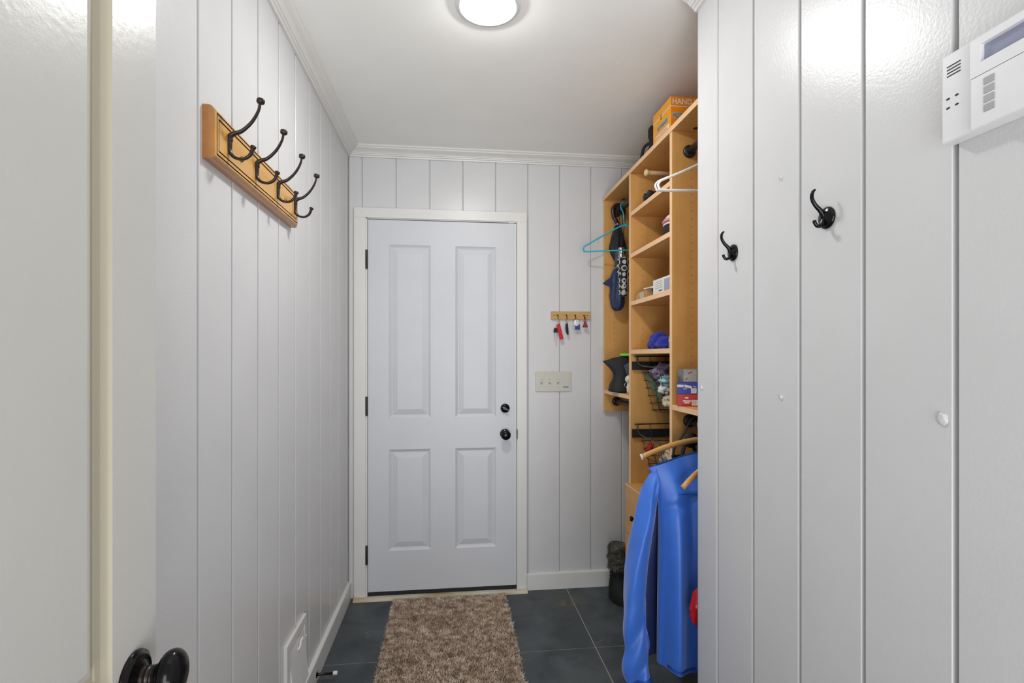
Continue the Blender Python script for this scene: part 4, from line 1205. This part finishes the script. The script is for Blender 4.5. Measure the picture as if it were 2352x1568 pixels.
# ------------------------------------------------------------------ far bay lower shelf
SB = 1.1283
tb = thing('black_tote', 'black slouching tote bag on the far bay shelf', 'bag', (0.89, 2.68, SB))
def tote(u, v):
    a = 2 * math.pi * u
    w = 0.058 + 0.014 * math.cos(math.pi * (v * 2 - 0.15)) + 0.012 * v * v
    z = SB + 0.003 + 0.188 * v
    x = math.cos(a); y = math.sin(a)
    # squarish section with pinched left corner at the top
    p = 0.55
    px = math.copysign(abs(x) ** p, x) * w
    py = math.copysign(abs(y) ** p, y) * (0.055 - 0.030 * v)
    pinch = max(0.0, -x) ** 3 * (max(0, v - 0.55) / 0.45) ** 1.5 * 0.030
    fold = 0.004 * math.sin(9 * a + 5 * v)
    return Vector((0.905 + px - pinch + fold, 2.665 + py, z + 0.012 * x * v - 0.014 * max(0, -x) * v))
mb = MB(); V = mb.grid(tote, 40, 18, wrap_u=True); mb.bm.faces.new(V[0]); mb.bm.faces.new(list(reversed(V[-1])))
mb.build('bag_body', 'black_cloth', tb)
fl_ = MB().prism([(0.888, 1.272), (0.935, 1.298), (0.955, 1.19), (0.912, 1.195)], 2.598, 2.602, 'XZ').build('flap', 'slate_cloth', tb)
MB().tube(ring_pts((0.894, 2.585, 1.172), 0.009), 0.0016, 8, closed=True).build('metal_ring', 'steel', tb)
MB().tube([(0.894, 2.585, 1.163), (0.902, 2.583, 1.151)], 0.003, 8).build('clip', 'bone', tb)
tag(MB().lathe([(0.0, 0.0), (0.048, 0.0), (0.050, 0.004), (0.050, 0.011), (0.047, 0.014), (0.0, 0.0145)], (0.937, 2.66, 1.3195), (0, 0, 1), 32).build('lime_lid', 'lime'), 'lime green plastic disc resting on the black tote bag', 'disc')
wk = thing('white_bobble', 'small white knob-headed figurine beside the black tote', 'figurine', (0.922, 2.53, SB))
MB().lathe([(0.0, 0.0), (0.012, 0.0), (0.013, 0.02), (0.0115, 0.048), (0.010, 0.056), (0.018, 0.062), (0.0215, 0.074), (0.018, 0.086), (0.009, 0.093), (0.0, 0.094)], (0.896, 2.545, SB), (0, 0, 1), 20).build('figure', 'bone', wk)

# ------------------------------------------------------------------ fur boots
def boot(cx, cy, label):
    t = thing('fur_boot', label, 'boot', (cx, cy, 0), 'fur boots beside the shelf unit')
    rnd = random.Random(int(cx * 1000))
    prof = [(0.0, 0.046, 0.085, 0.022), (0.02, 0.048, 0.090, 0.022), (0.05, 0.049, 0.085, 0.020), (0.085, 0.045, 0.066, 0.010), (0.12, 0.040, 0.050, 0.0), (0.16, 0.039, 0.045, -0.002), (0.175, 0.040, 0.045, -0.002)]
    def lower(u, v):
        a = 2 * math.pi * u
        i = v * (len(prof) - 1); k = min(int(i), len(prof) - 2); f = i - k
        z, rx, ry, oy = [prof[k][j] + (prof[k + 1][j] - prof[k][j]) * f for j in range(4)]
        return Vector((cx + math.cos(a) * rx, cy - oy + math.sin(a) * ry, z + 0.001))
    mb = MB(); V = mb.grid(lower, 28, 20, wrap_u=True); mb.bm.faces.new(V[0]); mb.bm.faces.new(list(reversed(V[-1])))
    mb.build('foot', 'black_fur', t)
    def cuff(u, v):
        a = 2 * math.pi * u
        r = 0.045 + 0.006 * math.sin(v * 3.0) + 0.0035 * math.sin(v * 16)
        return Vector((cx + math.cos(a) * r, cy + math.sin(a) * r * 1.1, 0.165 + 0.128 * v))
    mb = MB(); V = mb.grid(cuff, 28, 16, wrap_u=True); mb.bm.faces.new(V[0]); mb.bm.faces.new(list(reversed(V[-1])))
    mb.build('cuff', 'fur', t)
    for (nm, m, fn, cnt, L_) in (('cuff_fur', 'fur', cuff, 1500, 0.020), ('foot_fur', 'black_fur', lower, 1300, 0.015)):
        vs, fs = [], []
        for _ in range(cnt):
            u, v = rnd.random(), rnd.random()
            p = fn(u, v); q = fn((u + 0.01) % 1, v)
            n = Vector((p.x - cx, p.y - cy, 0)).normalized()
            tdir = (q - p).normalized() * 0.0022
            tip = p + n * L_ * rnd.uniform(0.25, 0.55) + Vector((rnd.gauss(0, .003), rnd.gauss(0, .003), -L_ * rnd.uniform(0.5, 1.1)))
            tip.z = max(tip.z, 0.001)
            i = len(vs); vs += [p - tdir, p + tdir, tip]; fs.append((i, i + 1, i + 2))
        me = bpy.data.meshes.new(nm); me.from_pydata([tuple(v) for v in vs], [], fs); me.materials.append(M[m])
        o = link(nm, me, t); o['kind'] = 'stuff'
boot(0.901, 2.745, 'black winter boot with grey fur cuff standing clear of the drawers')
boot(1.035, 2.745, 'black winter boot with grey fur cuff tucked in behind the drawers')

# ------------------------------------------------------------------ blue jacket
JY = 1.738
jk = thing('blue_jacket', 'bright blue rain jacket hanging from the lower rod', 'jacket', (RODX, JY, 0.25))
jw = 0.216
def fold_y(s, z, ph):
    k = max(0.0, min(1.0, (0.99 - z) / 0.70))
    w = 0.024 * math.sin(11.5 * s + ph + 0.8 * z) + 0.008 * math.sin(19.0 * s + 2.0 * ph - 3.0 * z)
    # deep valley beside each sleeve where the cloth falls back under the arm
    val = math.exp(-((abs(s) - 0.91) / 0.10) ** 2) * min(1.0, max(0.0, (0.93 - z) / 0.12))
    rib = math.exp(-((abs(s) - 0.60) / 0.10) ** 2) * k
    return w * (0.12 + 0.88 * k) + 0.0 * val - 0.012 * rib
def top_z(s):
    return 0.996 - 0.066 * (abs(s) ** 1.25)
def jacket(u, v):
    a = 2 * math.pi * u
    s = math.cos(a)
    side = math.sin(a)
    x = RODX + s * jw * (0.985 + 0.03 * v + 0.20 * math.exp(-v / 0.07))
    zbot = 0.240 + 0.010 * math.sin(5 * s + 1)
    z = top_z(s) + (zbot - top_z(s)) * v
    th = 0.012 + 0.050 * math.sin(min(1.0, v * 2.2) * math.pi / 2)
    y = JY + math.copysign(abs(side) ** 0.7, side) * th
    y += fold_y(s, z, 0.9) * min(1.0, abs(side) * 2.4) * (1.0 if side < 0 else 0.3)
    # slack drape across the upper back
    if side < 0:
        y -= 0.012 * math.exp(-((z - 0.90 + 0.10 * abs(s)) / 0.022) ** 2) * (1 - abs(s)) - 0.008 * math.exp(-((z - 0.865 + 0.08 * abs(s)) / 0.02) ** 2)
    if v > 0.965:
        y = JY + (y - JY) * 0.93
    return Vector((x, y, z))
mb = MB(); mb.grid(jacket, 180, 72, wrap_u=True)
mb.build('body', 'blue', jk)
def sleeve(sgn):
    mb = MB()
    top = Vector((RODX + sgn * 0.232, JY - 0.005, 0.932)); 
    def fn(u, v):
        a = 2 * math.pi * u
        cxs = [0.232, 0.263, 0.288, 0.306, 0.314, 0.315, 0.312, 0.302]
        rws = [0.026, 0.032, 0.036, 0.038, 0.0395, 0.040, 0.040, 0.036]
        i = v * (len(cxs) - 1); k = min(int(i), len(cxs) - 2); f = i - k
        c = cxs[k] + (cxs[k + 1] - cxs[k]) * f
        r = rws[k] + (rws[k + 1] - rws[k]) * f
        z = 0.930 + (0.172 - 0.930) * v
        r *= min(1.0, v / 0.07 + 0.002) ** 0.5
        d = 0.95 * r
        fx = 0.0035 * math.sin(3 * a + 9 * v) + 0.012 * max(0, v - 0.55) * math.sin(34 * v + 2 * a) * 1.6
        fy = 0.007 * math.sin(2 * a + 6 * v) + 0.026 * max(0, v - 0.5) * math.sin(30 * v + 2.5 * a) + 0.010 * math.exp(-((v - 0.10) / 0.05) ** 2) * math.sin(4 * a)
        return Vector((RODX + sgn * c + math.cos(a) * r + fx, JY - 0.030 * min(1.0, v * 4) + math.sin(a) * d + fy, z + 0.010 * math.cos(a) * sgn * (-1)))
    V = mb.grid(fn, 32, 56, wrap_u=True)
    mb.bm.faces.new(V[0])
    o = mb.build('sleeve', 'blue', jk)
    cf = MB(); cf.grid(lambda u, v: fn(u, 0.93 + 0.045 * v) + Vector((math.cos(2 * math.pi * u) * 0.0025, math.sin(2 * math.pi * u) * 0.0025, 0)), 32, 4, wrap_u=True)
    cf.build('cuff_band', 'blue_seam', o)
for s in (-1, 1):
    sleeve(s)
ln = MB()  # dark sheet added to paint the shade between sleeve and body
def underarm_shade(u, v):
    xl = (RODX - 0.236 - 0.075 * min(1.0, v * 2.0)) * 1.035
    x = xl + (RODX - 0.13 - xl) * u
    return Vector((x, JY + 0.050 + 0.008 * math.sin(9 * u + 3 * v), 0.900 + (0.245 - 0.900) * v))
ln.grid(underarm_shade, 30, 24)
ln.build('underarm_shade', 'underarm_shade', jk, 'dark navy sheet standing in for shade under the arm')
# yoke seam, hem and collar
def surf(s, z, off=0.0012):
    a = -math.acos(s)
    best = jacket((a / (2 * math.pi)) % 1, max(0, min(1, (top_z(s) - z) / (top_z(s) - 0.240))))
    return best + Vector((0, -off, 0))
MB().tube([surf(-0.74 + 1.48 * k / 40, 0.845) for k in range(41)], 0.0016, 6).build('yoke_seam', 'blue_seam', jk)
MB().tube([surf(-0.9 + 1.8 * k / 60, 0.252, 0.002) for k in range(61)], 0.004, 6).build('hem_cord', 'blue_seam', jk)
def collar(u, v):
    a = 2 * math.pi * u
    r = 0.052 - 0.008 * v
    return Vector((RODX + math.cos(a) * r * 1.3, JY + math.sin(a) * r * 0.55, 0.972 + 0.048 * v))
mb = MB(); mb.grid(collar, 28, 6, wrap_u=True); mb.build('collar', 'blue', jk)
jh = wooden_hanger(JY, 1.064, 0.180, 'wooden hanger holding the blue jacket', drop=0.094, sag=0.036)
wooden_hanger(1.650, 1.064, 0.170, 'wooden hanger with rounded end in front of the blue jacket', drop=0.080, sag=0.104, tips=None)

# black bag with webbing under the near bay shelf, and a red bag low down
bg = thing('webbing_bag', 'black bag with webbing straps hanging behind the wooden hanger', 'bag', (0.93, 1.908, 0.60))
MB().box(0.872, 1.06, 1.885, 1.938, 0.64, 0.905, 0.02, 3).build('bag_body', 'black_cloth', bg)
MB().tube(smooth_path([(0.845, 1.905, 0.90), (0.85, 1.905, 0.965), (0.885, 1.905, 1.015), (0.915, 1.905, 1.07), (0.935, 1.905, 1.0825), (0.957, 1.905, 1.065), (0.965, 1.905, 1.0), (0.97, 1.905, 0.90)], 6), 0.008, 8, flat=(1.0, 0.5)).build('strap', 'black_cloth', bg)
MB().tube(smooth_path([(0.878, 1.90, 0.89), (0.884, 1.90, 0.96), (0.905, 1.90, 0.985), (0.93, 1.90, 0.955), (0.932, 1.90, 0.89)], 6), 0.011, 8, flat=(1.0, 0.5)).build('strap', 'black_cloth', bg)
for z in (0.935, 0.915, 0.893):
    MB().box(0.838, 0.935, 1.898, 1.906, z - 0.006, z + 0.006, 0.002, 1).build('webbing', 'rubber', bg)
MB().lathe([(0.0, 0.0), (0.026, 0.001), (0.029, 0.008), (0.024, 0.016), (0.0, 0.018)], (0.907, 1.892, 0.998), (0, -1, 0), 20).build('buckle', 'rubber', bg)
rb = thing('red_bag', 'glossy red plastic bag hanging low beside the blue jacket', 'bag', (0.872, 1.606, 0.40))
MB().blob((0.874, 1.606, 0.497), (0.104, 0.030, 0.095), 41, 0.16, 2.2, 4).build('bag_body', 'red_gloss', rb)
MB().tube(smooth_path([(0.874, 1.606, 0.58), (0.90, 1.606, 0.80), (0.955, 1.606, 1.05), (0.936, 1.606, 1.0825), (0.914, 1.606, 1.05), (0.885, 1.606, 0.80), (0.868, 1.606, 0.58)], 6), 0.0025, 6).build('drawstring', 'dark_red', rb)
